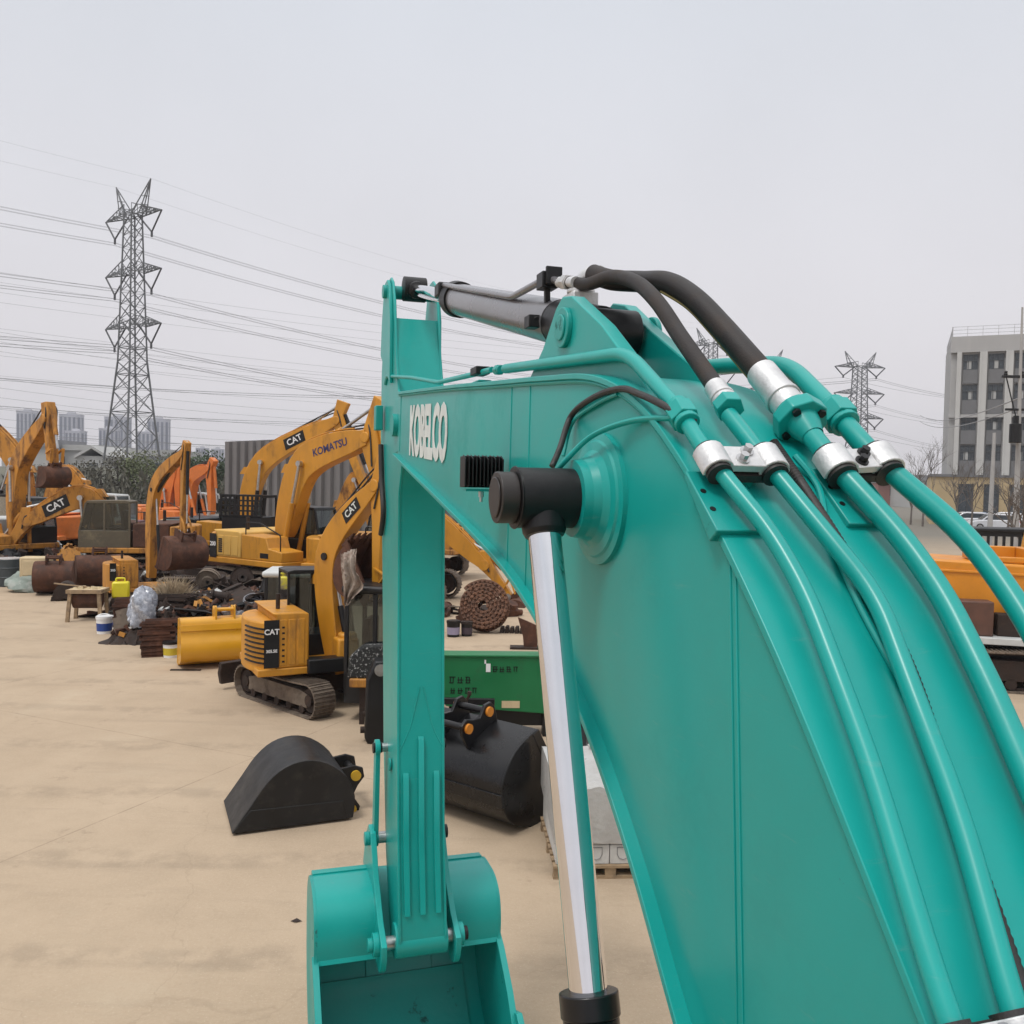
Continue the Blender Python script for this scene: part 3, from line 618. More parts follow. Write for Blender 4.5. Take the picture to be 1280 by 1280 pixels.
# ================================================================== ground
def sand_material():
    M = bpy.data.materials.new('dusty_concrete'); M.use_nodes = True; nt = M.node_tree; N = nt.nodes; L = nt.links
    b = N['Principled BSDF']; tc = N.new('ShaderNodeTexCoord')
    def noise(sc_, det, rough, src=None):
        n = N.new('ShaderNodeTexNoise'); n.inputs['Scale'].default_value = sc_; n.inputs['Detail'].default_value = det; n.inputs['Roughness'].default_value = rough
        L.new(src or tc.outputs['Object'], n.inputs['Vector']); return n
    def mix(f, a, bcol):
        m_ = N.new('ShaderNodeMix'); m_.data_type = 'RGBA'; L.new(f, m_.inputs[0])
        if isinstance(a, tuple): m_.inputs[6].default_value = (*a, 1)
        else: L.new(a, m_.inputs[6])
        if isinstance(bcol, tuple): m_.inputs[7].default_value = (*bcol, 1)
        else: L.new(bcol, m_.inputs[7])
        return m_.outputs[2]
    def rng(src, lo, hi, t0=0, t1=1):
        r_ = N.new('ShaderNodeMapRange'); r_.inputs['From Min'].default_value = lo; r_.inputs['From Max'].default_value = hi
        r_.inputs['To Min'].default_value = t0; r_.inputs['To Max'].default_value = t1; L.new(src, r_.inputs['Value']); return r_.outputs[0]
    big = noise(.35, 5, .6); med = noise(2.2, 7, .65); fine = noise(30, 6, .7)
    c = mix(rng(big.outputs['Fac'], .35, .65), (.375, .284, .196), (.435, .335, .236))
    c = mix(rng(med.outputs['Fac'], .45, .72, 0, .5), c, (.335, .256, .176))
    # long scuffed tyre smears
    mp = N.new('ShaderNodeMapping'); mp.inputs['Rotation'].default_value = (0, 0, .5); mp.inputs['Scale'].default_value = (.35, 2.4, 1); L.new(tc.outputs['Object'], mp.inputs[0])
    sm = noise(1.1, 6, .6, mp.outputs[0]); c = mix(rng(sm.outputs['Fac'], .54, .70, 0, .38), c, (.275, .212, .15))
    st = noise(.9, 3, .5); st2 = noise(7, 4, .6)
    ml = N.new('ShaderNodeMath'); ml.operation = 'MULTIPLY'; L.new(rng(st.outputs['Fac'], .58, .68), ml.inputs[0]); L.new(rng(st2.outputs['Fac'], .55, .7), ml.inputs[1])
    c = mix(rng(ml.outputs[0], 0, 1, 0, .5), c, (.22, .16, .11))
    c = mix(rng(fine.outputs['Fac'], .35, .8, 0, .4), c, (.50, .405, .30))
    # pale dust drifts and tyre arcs
    wv = N.new('ShaderNodeTexWave'); wv.wave_type = 'RINGS'; wv.inputs['Scale'].default_value = .16; wv.inputs['Distortion'].default_value = 3.5; wv.inputs['Detail'].default_value = 3; wv.inputs['Detail Scale'].default_value = .6
    mpw = N.new('ShaderNodeMapping'); mpw.inputs['Location'].default_value = (9, -4, 0); L.new(tc.outputs['Object'], mpw.inputs[0]); L.new(mpw.outputs[0], wv.inputs['Vector'])
    mlw = N.new('ShaderNodeMath'); mlw.operation = 'MULTIPLY'; L.new(rng(wv.outputs['Fac'], .86, .97), mlw.inputs[0]); L.new(rng(med.outputs['Fac'], .42, .6), mlw.inputs[1])
    c = mix(rng(mlw.outputs[0], 0, 1, 0, .38), c, (.25, .195, .14))
    dr = noise(.55, 8, .72); c = mix(rng(dr.outputs['Fac'], .56, .70, 0, .5), c, (.50, .405, .295))
    gr = noise(95, 3, .6); c = mix(rng(gr.outputs['Fac'], .60, .72, 0, .35), c, (.20, .155, .11)); gr2 = noise(60, 2, .5); c = mix(rng(gr2.outputs['Fac'], .64, .72, 0, .4), c, (.56, .47, .36))
    mb_ = N.new('ShaderNodeMapping'); mb_.inputs['Rotation'].default_value = (0, 0, .42); mb_.inputs['Location'].default_value = (1.3, 2.2, 0); L.new(tc.outputs['Object'], mb_.inputs[0])
    bk_ = N.new('ShaderNodeTexBrick'); bk_.offset = 0; bk_.inputs['Scale'].default_value = 1; bk_.inputs['Brick Width'].default_value = 7; bk_.inputs['Row Height'].default_value = 6; bk_.inputs['Mortar Size'].default_value = .012; bk_.inputs['Mortar Smooth'].default_value = .6
    L.new(mb_.outputs[0], bk_.inputs['Vector']); mj = N.new('ShaderNodeMath'); mj.operation = 'MULTIPLY'; L.new(bk_.outputs['Fac'], mj.inputs[0]); L.new(rng(med.outputs['Fac'], .38, .62, .15, .7), mj.inputs[1])
    c = mix(mj.outputs[0], c, (.19, .14, .095))
    # hairline cracks
    mpc = N.new('ShaderNodeMapping'); L.new(tc.outputs['Object'], mpc.inputs[0])
    wob = noise(1.3, 4, .6); va = N.new('ShaderNodeVectorMath'); va.operation = 'MULTIPLY_ADD'; va.inputs[1].default_value = (.9, .9, 0)
    L.new(wob.outputs['Color'], va.inputs[0]); L.new(mpc.outputs[0], va.inputs[2])
    vo = N.new('ShaderNodeTexVoronoi'); vo.feature = 'DISTANCE_TO_EDGE'; vo.inputs['Scale'].default_value = .23; L.new(va.outputs[0], vo.inputs['Vector'])
    c = mix(rng(vo.outputs['Distance'], 0, .0022, .16, 0), c, (.17, .12, .08))
    # the yard fades to grey earth far out
    sx_ = N.new('ShaderNodeSeparateXYZ'); L.new(tc.outputs['Object'], sx_.inputs[0])
    c = mix(rng(sx_.outputs['Y'], 45, 75), c, (.17, .155, .13))
    L.new(c, b.inputs['Base Color']); b.inputs['Roughness'].default_value = .9; b.inputs['Specular IOR Level'].default_value = .25
    ad = N.new('ShaderNodeMath'); ad.operation = 'ADD'; L.new(fine.outputs['Fac'], ad.inputs[0]); L.new(med.outputs['Fac'], ad.inputs[1])
    bp = N.new('ShaderNodeBump'); bp.inputs['Strength'].default_value = .25; bp.inputs['Distance'].default_value = .02; L.new(ad.outputs[0], bp.inputs['Height']); L.new(bp.outputs[0], b.inputs['Normal'])
    return M
g = MB(); g.add([(-4000, -400, 0), (4000, -400, 0), (4000, 5000, 0), (-4000, 5000, 0)], [(0, 1, 2, 3)])
structure(g.build('ground', sand_material()))
# joints sawn into the concrete slab
jm = mat('joint_filler', (.27, .20, .13), .9, var=.2)
for (x0, y0), (x1, y1) in (((0, 872), (90, 1000)), ((250, 888), (110, 1090))):
    pass
# ================================================================== distance
TOWERM = mat('pale_tower_wall', (.40, .40, .44), .8, var=.08, scale=.05)
TOWERD = mat('tower_window_band', (.07, .085, .13), .6, var=.1, scale=.05)
ROOFG = mat('grey_roof', (.22, .22, .23), .7, var=.15, scale=.2)
PLASTER = mat('pale_plaster', (.40, .40, .39), .8, var=.08, scale=.3)
DARKWIN = mat('dark_windows', (.05, .06, .07), .25, var=.2)
def tower(px0, px1, ptop, Y, label, step=0, rz=.25, name='apartment_tower'):
    c = aty((px0 + px1) / 2, 588, Y); wd = (px1 - px0) / 1100 * Y * .86; dp = wd * .7
    zt = aty((px0 + px1) / 2, ptop, Y).z
    t = thing(name, label, 'apartment tower', (c.x, Y, 0), rz, 'apartment towers on the skyline')
    q = MB(); h = zt - wd * .16
    q.box(-wd / 2, wd / 2, -dp / 2, dp / 2, 0, h)
    q.box(-wd * .32, wd * .32, -dp * .6, dp * .4, 0, h * .985)
    q.build('wall', TOWERM, t)
    q = MB(); q.box(-wd * .52, wd * .52, -dp * .52, dp * .52, h, h + wd * .035); q.box(-wd * .2, wd * .2, -dp * .3, dp * .3, h + wd * .035, zt, 0, None, wd * .05); q.build('roof', TOWERM, t)
    for f in (-.41, -.2, 0, .2, .41):
        q = MB(); y_ = -dp / 2 if abs(f) > .35 else -dp * .6
        q.box(wd * f - wd * .055, wd * f + wd * .055, y_ - .15, y_ + .2, 4, h * .96); q.build('window_bay', TOWERD, t)
    for sg in (-1, 1):
        q = MB(); q.box(sg * wd / 2 - .15, sg * wd / 2 + .15, -dp * .3, dp * .1, 4, h * .96); q.build('window_bay', TOWERD, t)
for a in ((22, 48, 511, 950, 'plain pale apartment tower between two raised booms at the left frame edge'),
          (75, 104, 515, 950, 'taller tower of the pair right of the big raised boom'),
          (82, 108, 536, 900, 'lower stepped tower standing in front of its taller twin'),
          (131, 164, 518, 950, 'tall tower behind the left legs of the big lattice pylon'),
          (124, 150, 533, 900, 'lower tower seen through the left legs of the big lattice pylon'),
          (184, 213, 521, 950, 'tall tower just right of the big lattice pylon'),
          (172, 200, 537, 900, 'lower tower seen through the right leg of the big lattice pylon'),
          (244, 262, 558, 1000, 'low pale block left of the twin far blocks beyond the dark trees'),
          (263, 281, 559, 1000, 'low pale block touching the grey ribbed wall on the skyline')):
    tower(*a)
# low factory buildings behind the bank
def low_house(px0, px1, ptop, pbase, Y, label, gable=False, wall=PLASTER, roof=ROOFG, rz=0, cat='building'):
    a, b = aty(px0, ptop, Y), aty(px1, ptop, Y); wd = b.x - a.x; zt = aty((px0 + px1) / 2, ptop, Y).z; ze = aty((px0 + px1) / 2, pbase, Y).z
    t = thing('factory_building', label, cat, ((a.x + b.x) / 2, Y, 0), rz, 'low buildings behind the yard')
    q = MB(); q.box(-wd / 2, wd / 2, 0, 14, 0, ze); q.build('wall', wall, t)
    q = MB()
    if gable: q.prism([(-wd * .54, ze), (0, zt), (wd * .54, ze), (wd * .54, ze - .5), (0, zt - .5), (-wd * .54, ze - .5)], -.6, 14.6)
    else: q.box(-wd * .52, wd * .52, -.5, 14.5, ze, zt)
    q.build('roof', roof, t)
    n = max(1, int(wd / 5))
    for i in range(n):
        x = -wd / 2 + (i + .5) * wd / n; q = MB(); q.box(x - .9, x + .9, -.06, .1, ze - 2.7, ze - 1.2); q.build('window', DARKWIN, t)
low_house(2, 60, 548, 558, 165, 'dark low building behind the raised yellow boom at the left')
low_house(58, 128, 556, 563, 170, 'long pale factory with a flat white roof edge under the paired towers', roof=PLASTER)
low_house(96, 136, 557, 570, 150, 'small white gabled house left of the big lattice pylon', True, roof=PLASTER)
low_house(140, 216, 562, 570, 160, 'pale low building half hidden by green bushes under the pylon', roof=PLASTER)
low_house(1098, 1138, 598, 604, 190, 'low reddish house between the teal pipes and the bare trees', wall=mat('red_brick_wall', (.25, .12, .10), .8))
low_house(1140, 1172, 594, 601, 180, 'grey flat house left of the office block behind a bare tree')

# ================================================================== lattice pylons and lines
LATT = mat('galvanised_lattice', (.15, .155, .16), .6, .4, var=.1, scale=.5)
INSU = mat('insulator', (.05, .05, .055), .5)
LDIR = Vector((.707, .707, 0))
def pylon(name, label, P, ht, rz, th=.10, base=7.4, waist=3.3, topw=2.0, arm=9.0, detail=True):
    t = thing(name, label, 'power pylon', P, rz, 'lattice pylons of the power lines')
    zw = ht * .43; zt = ht * .90
    def half(z):
        return (base + (waist - base) * (z / zw)) / 2 if z < zw else (waist + (topw - waist) * ((z - zw) / (zt - zw))) / 2
    for sx_, sy in ((1, 1), (1, -1), (-1, -1), (-1, 1)):
        q = MB(); q.bar((sx_ * half(0), sy * half(0), 0), (sx_ * half(zw), sy * half(zw), zw), th * 1.9); q.bar((sx_ * half(zw), sy * half(zw), zw), (sx_ * half(zt), sy * half(zt), zt), th * 1.6)
        q.build('leg', LATT, t)
    zs = [0, .10, .19, .27, .335, .39, .43, .475, .52, .565, .61, .655, .70, .745, .79, .83, .865, .90]
    if not detail: zs = [0, .13, .25, .35, .43, .52, .61, .70, .79, .90]
    zs = [z * ht for z in zs]; q = MB()
    for z0, z1 in zip(zs[:-1], zs[1:]):
        a, b = half(z0), half(z1)
        c0 = [(a, a, z0), (a, -a, z0), (-a, -a, z0), (-a, a, z0)]; c1 = [(b, b, z1), (b, -b, z1), (-b, -b, z1), (-b, b, z1)]
        for i in range(4):
            j = (i + 1) % 4
            q.bar(c0[i], c1[j], th * .8); q.bar(c0[j], c1[i], th * .8)
            if z0 in (zs[4 if detail else 2], zs[6 if detail else 4], zs[2]) or z1 == zs[-1]: q.bar(c1[i], c1[j], th)
    q.build('bracing', LATT, t)
    att = []
    for lv, zf in enumerate((.545, .715, .895)):
        z = zf * ht; hb = half(z)
        for sg in (-1, 1):
            q = MB(); tip = Vector((sg * arm, 0, z)); rise = ht * .035
            n = 5; up = [Vector((sg * hb, 0, z + rise)).lerp(tip, k / n) for k in range(n + 1)]
            for sy in (-1, 1):
                lo = [Vector((sg * hb, sy * hb, z)).lerp(tip, k / n) for k in range(n + 1)]
                q.bar(lo[0], lo[-1], th * 1.1)
                for k in range(n):
                    q.bar(lo[k], up[k + 1], th * .6); q.bar(up[k], lo[k + 1], th * .6) if k % 2 else None
                uo = [Vector((sg * hb, sy * hb, z + rise)).lerp(tip, k / n) for k in range(n + 1)]
                q.bar(uo[0], uo[-1], th)
                for k in range(n): q.bar(lo[k], uo[k], th * .6); q.bar(lo[k], uo[k + 1], th * .6)
            la = [[Vector((sg * hb, sy * hb, z)).lerp(tip, k / n) for k in range(n + 1)] for sy in (-1, 1)]
            for k in range(n): q.bar(la[0][k], la[1][k + 1], th * .6); q.bar(la[1][k], la[0][k + 1], th * .6)
            q.build('cross_arm', LATT, t)
            drop = Vector((sg * arm * .66, 0, z - ht * .062))
            q = MB(); q.tube([tip, drop], th * 1.15, 6); q.tube([Vector((sg * (hb + .3), 0, z)), drop], th * 1.15, 6); q.cyl(drop, drop + Vector((0, 0, -.8)), th * 1.6, n=6)
            q.build('insulator_string', INSU, t)
            att.append(drop + Vector((0, 0, -.6)))
    for sg in (-1, 1):
        q = MB(); hb = half(zt); tp_ = Vector((sg * arm * .62, 0, ht))
        for sx_ in (0, 1):
            for sy in (-1, 1):
                a = Vector((sg * (hb + sx_ * arm * .22), sy * hb * (1 - .3 * sx_), zt)); q.bar(a, tp_, th * 1.1)
                for k in (.25, .5, .75): q.bar(a.lerp(tp_, k), Vector((sg * (hb + (1 - sx_) * arm * .22), -sy * hb, zt)).lerp(tp_, k), th * .6)
        q.build('earth_peak', LATT, t); att.append(tp_)
    Rz = Matrix.Translation(Vector(P)) @ Matrix.Rotation(rz, 4, 'Z')
    return [Rz @ a for a in att]
T1 = aty(165, 588, 150); HT = aty(181, 229, 150).z
T2 = aty(884, 604, 300); T4 = aty(1070, 608, 330); T3 = aty(957, 605, 420)
a1 = pylon('lattice_pylon', 'tall dark lattice pylon rising behind the yellow excavators', (T1.x, 150, 0), HT, math.radians(-32), arm=7.6, th=.125)
a4 = pylon('lattice_pylon', 'far lattice pylon with wide arms left of the office block', (T4.x, 330, 0), aty(1090, 440, 330).z, math.radians(8), th=.20, arm=10, base=12, waist=5, topw=3.6)
a2 = pylon('lattice_pylon', 'far lattice pylon glimpsed between the two thick black hoses', (T2.x, 300, 0), aty(884, 408, 300).z, math.radians(-40), th=.17, arm=9, base=11, waist=4.6, topw=3.2)
a3 = pylon('lattice_pylon', 'farthest pylon with only its top above the right teal pipe', (T3.x, 420, 0), aty(957, 436, 420).z, math.radians(12), th=.22, arm=11, base=12, waist=5, topw=3.6)
WIRE = mat('aluminium_wire', (.27, .27, .28), .6, .3, var=.05, scale=.05)
def wire(p0, p1, sag, rad, label, group, twin=0):
    q = MB(); n = 28
    for off in ([(0, 0)] if not twin else [(-twin / 2, 0), (twin / 2, 0), (-twin / 2, -twin), (twin / 2, -twin)]):
        side_ = (Vector(p1) - Vector(p0)).cross(Vector((0, 0, 1))).normalized()
        pts = []
        for i in range(n + 1):
            t = i / n; p = Vector(p0).lerp(Vector(p1), t) + side_ * off[0]; p.z += off[1] - 4 * sag * t * (1 - t); pts.append(p)
        q.tube(pts, rad, 5)
    return tag(q.build('power_line', WIRE), label, 'power line', group)
prev = Vector((-112, -166, 2))
for i, p in enumerate(a1):
    tw = .42 if i < 6 else 0
    rw = .021 if i < 6 else .012
    wire(p, p + prev, 4.5, rw, 'bundled conductor leaving the tall near pylon towards the left frame edge', 'near line, spans left of the tall pylon', tw)
    wire(p, a2[i], 5, rw * 1.1, 'bundled conductor strung from the tall near pylon to the pylon behind the hoses', 'near line, spans right of the tall pylon', tw)
# a second line farther back, running across the whole view
far_l = aty(-330, 588, 300)
for i, p in enumerate(a4):
    if i > 5: continue
    q0 = Vector((far_l.x, 300, p.z * .98 - 1))
    wire(q0, p, 11, .05, 'thin far conductor sagging across the sky to the wide armed pylon', 'far line across the sky', .7 if i % 2 else 0)
    e_ = aty(1500, 608, 300)
    wire(p, Vector((e_.x, 260, p.z * .92)), 10, .05, 'far conductor running from the wide armed pylon behind the office block', 'far line, spans behind the office block', .6 if i % 2 else 0)
for i, z in enumerate((12.5, 14.5, 16.5, 19, 22, 24.5, 27, 34, 36.5, 39)):
    L0 = aty(-200, 588, 210); R0 = aty(760, 600, 330)
    wire(Vector((L0.x, 210, z + 4)), Vector((R0.x, 330, z * .9 + 6)), 7, .036, 'low thin conductor crossing behind the legs of the tall pylon', 'low line behind the tall pylon')

for i, y0 in enumerate((337, 350, 363, 376, 409, 420, 431, 444, 470)):
    L0 = aty(-60, y0 - 6, 230); R0 = aty(720, min(520, y0 + 96 - i * 5), 330)
    wire(L0, R0, 1.5, .033, 'thin wire of the second line crossing at mid height behind the tall pylon', 'second line behind the tall pylon')
# ================================================================== bushes on the far bank
def foliage_mat(name, c, c2):
    return mat(name, c, .8, var=.35, scale=.6, c2=c2)
def clump(mb, c, r, n, size, rnd, flat=.8):
    for _ in range(n):
        d = Vector((rnd.gauss(0, 1), rnd.gauss(0, 1), rnd.gauss(0, 1))).normalized() * (r * rnd.random() ** .45)
        p = Vector(c) + Vector((d.x, d.y, d.z * flat))
        a = Vector((rnd.gauss(0, 1), rnd.gauss(0, 1), rnd.gauss(0, 1))).normalized(); b = a.orthogonal().normalized(); s_ = size * (.6 + .8 * rnd.random())
        mb.add([p - a * s_ - b * s_ * .3, p - a * s_ * .2 + b * s_ * .55, p + a * s_ - b * s_ * .1, p + a * s_ * .1 - b * s_ * .6], [(0, 1, 2, 3)])
TRUNK = mat('grey_bark', (.13, .11, .095), .9, var=.3, scale=4)
rn = random.Random(11)
FOLS = [foliage_mat('dry_grey_foliage', (.085, .082, .064), (.11, .105, .08)), foliage_mat('green_foliage', (.08, .095, .048), (.12, .14, .06)), foliage_mat('dark_foliage', (.035, .06, .03), (.06, .085, .04))]
def bush(px, Y, ztop_, wd, fm, label, n=520, leaf=.2):
    c = aty(px, 588, Y); t = thing('tree', label, 'tree', (c.x, Y, 0), 0, 'bushy trees on the bank behind the yard')
    q = MB(); q.tube([(0, 0, 0), (.1, 0, ztop_ * .4), (-.1, .1, ztop_ * .75)], [.16, .11, .04], 7)
    for k in range(5):
        a = k * 1.3; q.tube([(0, 0, ztop_ * (.2 + .08 * k)), (math.cos(a) * wd * .3, math.sin(a) * wd * .3, ztop_ * (.5 + .08 * k))], [.07, .02], 5)
    q.build('trunk', TRUNK, t)
    q = MB()
    for k in range(9):
        a = rn.random() * 6.28; rr = wd * .32 * rn.random() ** .5; z = ztop_ * (.16 + .66 * rn.random())
        clump(q, (math.cos(a) * rr, math.sin(a) * rr * .7, z), ztop_ * .2 * (.8 + .5 * rn.random()), n // 9, leaf, rn)
    q.build('crown', fm, t)
for px, pt, k in ((55, 577, 0), (82, 575, 0), (104, 574, 0), (126, 572, 0), (147, 567, 0), (166, 561, 1), (183, 565, 1), (200, 566, 0)):
    zt = aty(px, pt - 8, 74).z
    desc = {0: 'dry grey leafless looking bush', 1: 'fresh green bushy tree'}[k]
    wh = {55: 'just right of the raised rusty bucket', 82: 'below the paired far towers', 104: 'in front of the small gabled house', 126: 'left of the big pylon foot', 147: 'under the left half of the big pylon', 166: 'topmost at the foot of the big pylon', 183: 'right of the pylon foot, second greenest', 200: 'behind the tip of the mini digger boom'}[px]
    bush(px, 74 + rn.random() * 3, zt, 3.2, FOLS[k], desc + ' on the bank ' + wh, 1500, .10)
for px, pt in ((214, 570), (236, 567), (252, 566), (268, 567), (286, 566)):
    wh = {214: 'behind the mini digger boom tip', 236: 'under the left far low block', 252: 'above the orange boom', 268: 'under the right far low block', 286: 'half hidden behind the ribbed wall'}[px]
    bush(px, 80, aty(px, pt - 5, 80).z, 3.4, FOLS[2], 'dark green bushy tree ' + wh, 1500, .12)
q = MB()
for k in range(9000):
    px = rn.uniform(-20, 300); Y = rn.uniform(68, 92); c = aty(px, 590, Y); z = rn.uniform(.1, 4.2) * (.6 + .4 * math.sin(px * .15) ** 2)
    a = Vector((rn.gauss(0, .4), rn.gauss(0, .4), 1)).normalized(); b = a.orthogonal(); s_ = rn.uniform(.06, .18); p = Vector((c.x, Y, z))
    q.add([p - a * s_ * 1.5 - b * s_ * .3, p + b * s_ * .4, p + a * s_ * 2.6, p - b * s_ * .4], [(0, 1, 2, 3)])
tag(q.build('undergrowth', FOLS[0]), 'grey brown dry brush covering the bank behind the parked machines', 'undergrowth', None, 'stuff')
q = MB(); L0 = aty(-120, 590, 88); R0 = aty(330, 592, 88)
q.prism([(78, 0), (86, 4.2), (100, 4.4), (108, 0)], L0.x, R0.x, 0, Matrix.Rotation(0, 4, 'Z') @ Matrix(((0, 1, 0, 0), (1, 0, 0, 0), (0, 0, 1, 0), (0, 0, 0, 1))))
structure(q.build('hill', FOLS[0]))

# ================================================================== grey ribbed wall of the shed
SHED = mat('weathered_grey_sheet', (.155, .150, .150), .75, var=.14, scale=.6, dirt=(.09, .08, .075), dlo=.5, dhi=.75, dscale=.5, damt=.6, streak=5)
A, B = aty(281, 588, 56), aty(640, 588, 44)
ln = (B - A); ln.z = 0; Lw = ln.length; d = ln.normalized(); nrm = Vector((d.y, -d.x, 0))
zA = aty(281, 553, 56).z; zB = zA + .45
t = thing('ribbed_wall', 'tall grey ribbed sheet wall behind the yellow booms', 'wall', (A.x, A.y, 0), math.atan2(d.y, d.x))
pts = []; per = .74; n = int(Lw / per)
for i in range(n):
    x = i * per
    pts += [(x, 0), (x + .26, 0), (x + .34, -.2), (x + .62, -.2), (x + .70, 0)]
q = MB(); N_ = len(pts); vs = [(x, y, 0) for x, y in pts] + [(x, y, zA + (zB - zA) * x / Lw) for x, y in pts]
q.add(vs, [(i, i + 1, N_ + i + 1, N_ + i) for i in range(N_ - 1)]); q.build('sheet', SHED, t)
q = MB(); q.bar((0, .05, zA), (Lw, .05, zB), .12, .10); q.build('top_rail', SHED, t)
for x in (0, Lw * .33, Lw * .66):
    q = MB(); q.box(x + .05, x + .25, .06, .26, 0, zA); q.build('post', SHED, t)

# ================================================================== office block on the right
WALLG = mat('grey_stone_wall', (.38, .375, .37), .8, var=.07, scale=.4, dirt=(.30, .29, .28), dlo=.5, dhi=.8, dscale=.25, damt=.5, streak=4)
BEIGE = mat('beige_stone_wall', (.46, .35, .20), .8, var=.1, scale=.4)
SPAND = mat('dark_spandrel', (.15, .15, .155), .5, var=.1, scale=.4)
FRAME_ = mat('window_frame_grey', (.06, .065, .07), .5)
PIL = mat('pale_pilaster', (.48, .475, .46), .8, var=.06, scale=.4)
Yb = 98.0; Cn = aty(1183, 608, Yb); bl = math.radians(-24)
t = thing('office_building', 'grey five storey office block with tall window strips and a beige ground floor', 'building', (Cn.x, Yb, 0), bl)
Z1 = aty(1178, 593, Yb).z; ZT = aty(1181, 421, Yb).z; W_ = 34.0; st = (ZT - 1.9 - Z1) / 4
q = MB(); q.box(0, W_, .35, 16, Z1, ZT); q.build('wall', WALLG, t)
q = MB(); q.box(-1.6, W_, .1, 17, 0, Z1 - .25); q.build('ground_storey', BEIGE, t)
q = MB(); q.box(-1.7, W_, -.1, 17.1, Z1 - .25, Z1 + .05); q.build('cornice', SPAND, t)
q = MB(); q.box(-.05, W_, -.05, .35, ZT - 1.75, ZT); q.box(-.05, W_, -.02, .35, Z1 + 2 * st - .35, Z1 + 2 * st); q.build('fascia', WALLG, t)
q = MB()
for i in range(22): q.box(i * 1.5, i * 1.5 + .045, .1, .145, ZT, ZT + 1.1)
for i in range(9): q.box(.05, .11, i * 1.8 + .3, i * 1.8 + .36, ZT, ZT + 1.1)
for z in (.35, .75, 1.1): q.box(0, W_, .1, .15, ZT + z - .04, ZT + z); q.box(.05, .1, .1, 16, ZT + z - .04, ZT + z)
q.build('roof_railing', STEEL, t)
pitch_ = 2.5; x00 = 1.2
for c in range(10):
    x0 = x00 + c * pitch_; x1 = x0 + 1.48
    for half_ in (0, 1):
        zb = Z1 + half_ * 2 * st
    q = MB(); q.box(x0 - .62, x0 - .16, -.18, .36, Z1, ZT - 1.75); q.box(x1 + .14, x1 + .5, -.12, .36, Z1, ZT - 1.75); q.build('pilaster', PIL, t)
    for r_ in range(4):
        z0 = Z1 + r_ * st
        q = MB(); q.box(x0, x1, .12, .352, z0 + .05, z0 + st * .47); q.build('spandrel', SPAND, t)
        q = MB()
        for xx in (x0, x0 + .48, x0 + .96, x1 - .06): q.box(xx, xx + .06, .2, .30, z0 + st * .47, z0 + st * .97)
        for zz in (z0 + st * .47, z0 + st * .76, z0 + st * .96): q.box(x0, x1, .21, .29, zz, zz + .06)
        wf = q.build('window', FRAME_, t)
        q = MB(); q.box(x0, x1, .30, .34, z0 + st * .48, z0 + st * .965); q.build('pane', DARKWIN, wf)
        if (c * 7 + r_ * 3) % 4 != 3:
            q = MB(); xx = x0 + .4 + .12 * ((c + r_) % 3); q.box(xx, xx + .42, .285, .297, z0 + st * .5, z0 + st * .78); q.build('curtain', PLASTER, wf)
    q = MB()
    for xx in (x0, x0 + .86, x1 - .08): q.box(xx, xx + .08, .0, .08, .5, Z1 - 1.0)
    for zz in (.5, Z1 - 2, Z1 - 1.08): q.box(x0, x1, .0, .08, zz, zz + .08)
    wf = q.build('window', FRAME_, t); q = MB(); q.box(x0, x1, .08, .12, .52, Z1 - 1.02); q.build('pane', DARKWIN, wf)

# ================================================================== cars
def car(label, P, rz, paint, name='parked_car'):
    t = thing(name, label, 'car', P, rz, 'cars parked before the office block')
    q = MB(); body = [(-2.2, .32), (-2.25, .75), (-2.15, 1.0), (-1.2, 1.08), (1.0, 1.05), (1.95, .92), (2.25, .7), (2.25, .32), (1.75, .25), (-1.75, .25)]
    q.prism(body, -.9, .9); q.build('body', paint, t, bevel=.08)
    q = MB(); q.prism([(-2.05, 1.02), (-1.75, 1.55), (-1.3, 1.66), (.1, 1.66), (.5, 1.56), (1.15, 1.03)], -.76, .76); q.build('roof', paint, t, bevel=.06)
    for sy in (-1, 1):
        q = MB(); q.prism([(-1.85, 1.06), (-1.62, 1.5), (.1, 1.56), (.42, 1.5), (.95, 1.06)], sy * .77 - .01, sy * .77 + .01); q.build('window', DARKWIN, t)
        for sx_ in (-1, 1):
            q = MB(); q.cyl((sx_ * 1.35, sy * .72, .34), (sx_ * 1.35, sy * .915, .34), .34, n=24); w_ = q.build('wheel', RUBBER, t)
            q = MB(); q.cyl((sx_ * 1.35, sy * .915, .34), (sx_ * 1.35, sy * .925, .34), .22, n=16); q.build('rim', STEEL, w_)
        q = MB(); q.box(2.05, 2.2, sy * .78 - .18, sy * .78 + .1, .66, .82); q.build('headlight', WHITE, t, bevel=.03)
        q = MB(); q.box(-2.24, -2.12, sy * .78 - .14, sy * .78 + .1, .75, .98); q.build('tail_light', mat('tail_lamp_red', (.35, .02, .02), .3) if sy < 0 and 'first' in name else TAILR, t, bevel=.03)
    q = MB(); q.prism([(.56, 1.545), (1.13, 1.05), (1.145, 1.065), (.575, 1.56)], -.68, .68); q.build('windscreen', DARKWIN, t)
    q = MB(); q.prism([(-1.80, 1.5), (-2.06, 1.05), (-2.075, 1.06), (-1.815, 1.51)], -.66, .66); q.build('rear_window', DARKWIN, t)
TAILR = mat('tail_lamp_red', (.35, .02, .02), .3)
CARW = mat('white_car_paint', (.66, .67, .70), .25, var=.03, coat=.5); CARS = mat('silver_car_paint', (.33, .37, .44), .28, .3, var=.03, coat=.5)
p = gnd(1240, 663); car('white car behind the leaning concrete pole, front to the left', (p.x, p.y, 0), math.radians(168), CARW)
p = gnd(1217, 660); car('silver blue car just left of the white one by the pole', (p.x, p.y + 1, 0), math.radians(160), CARS)
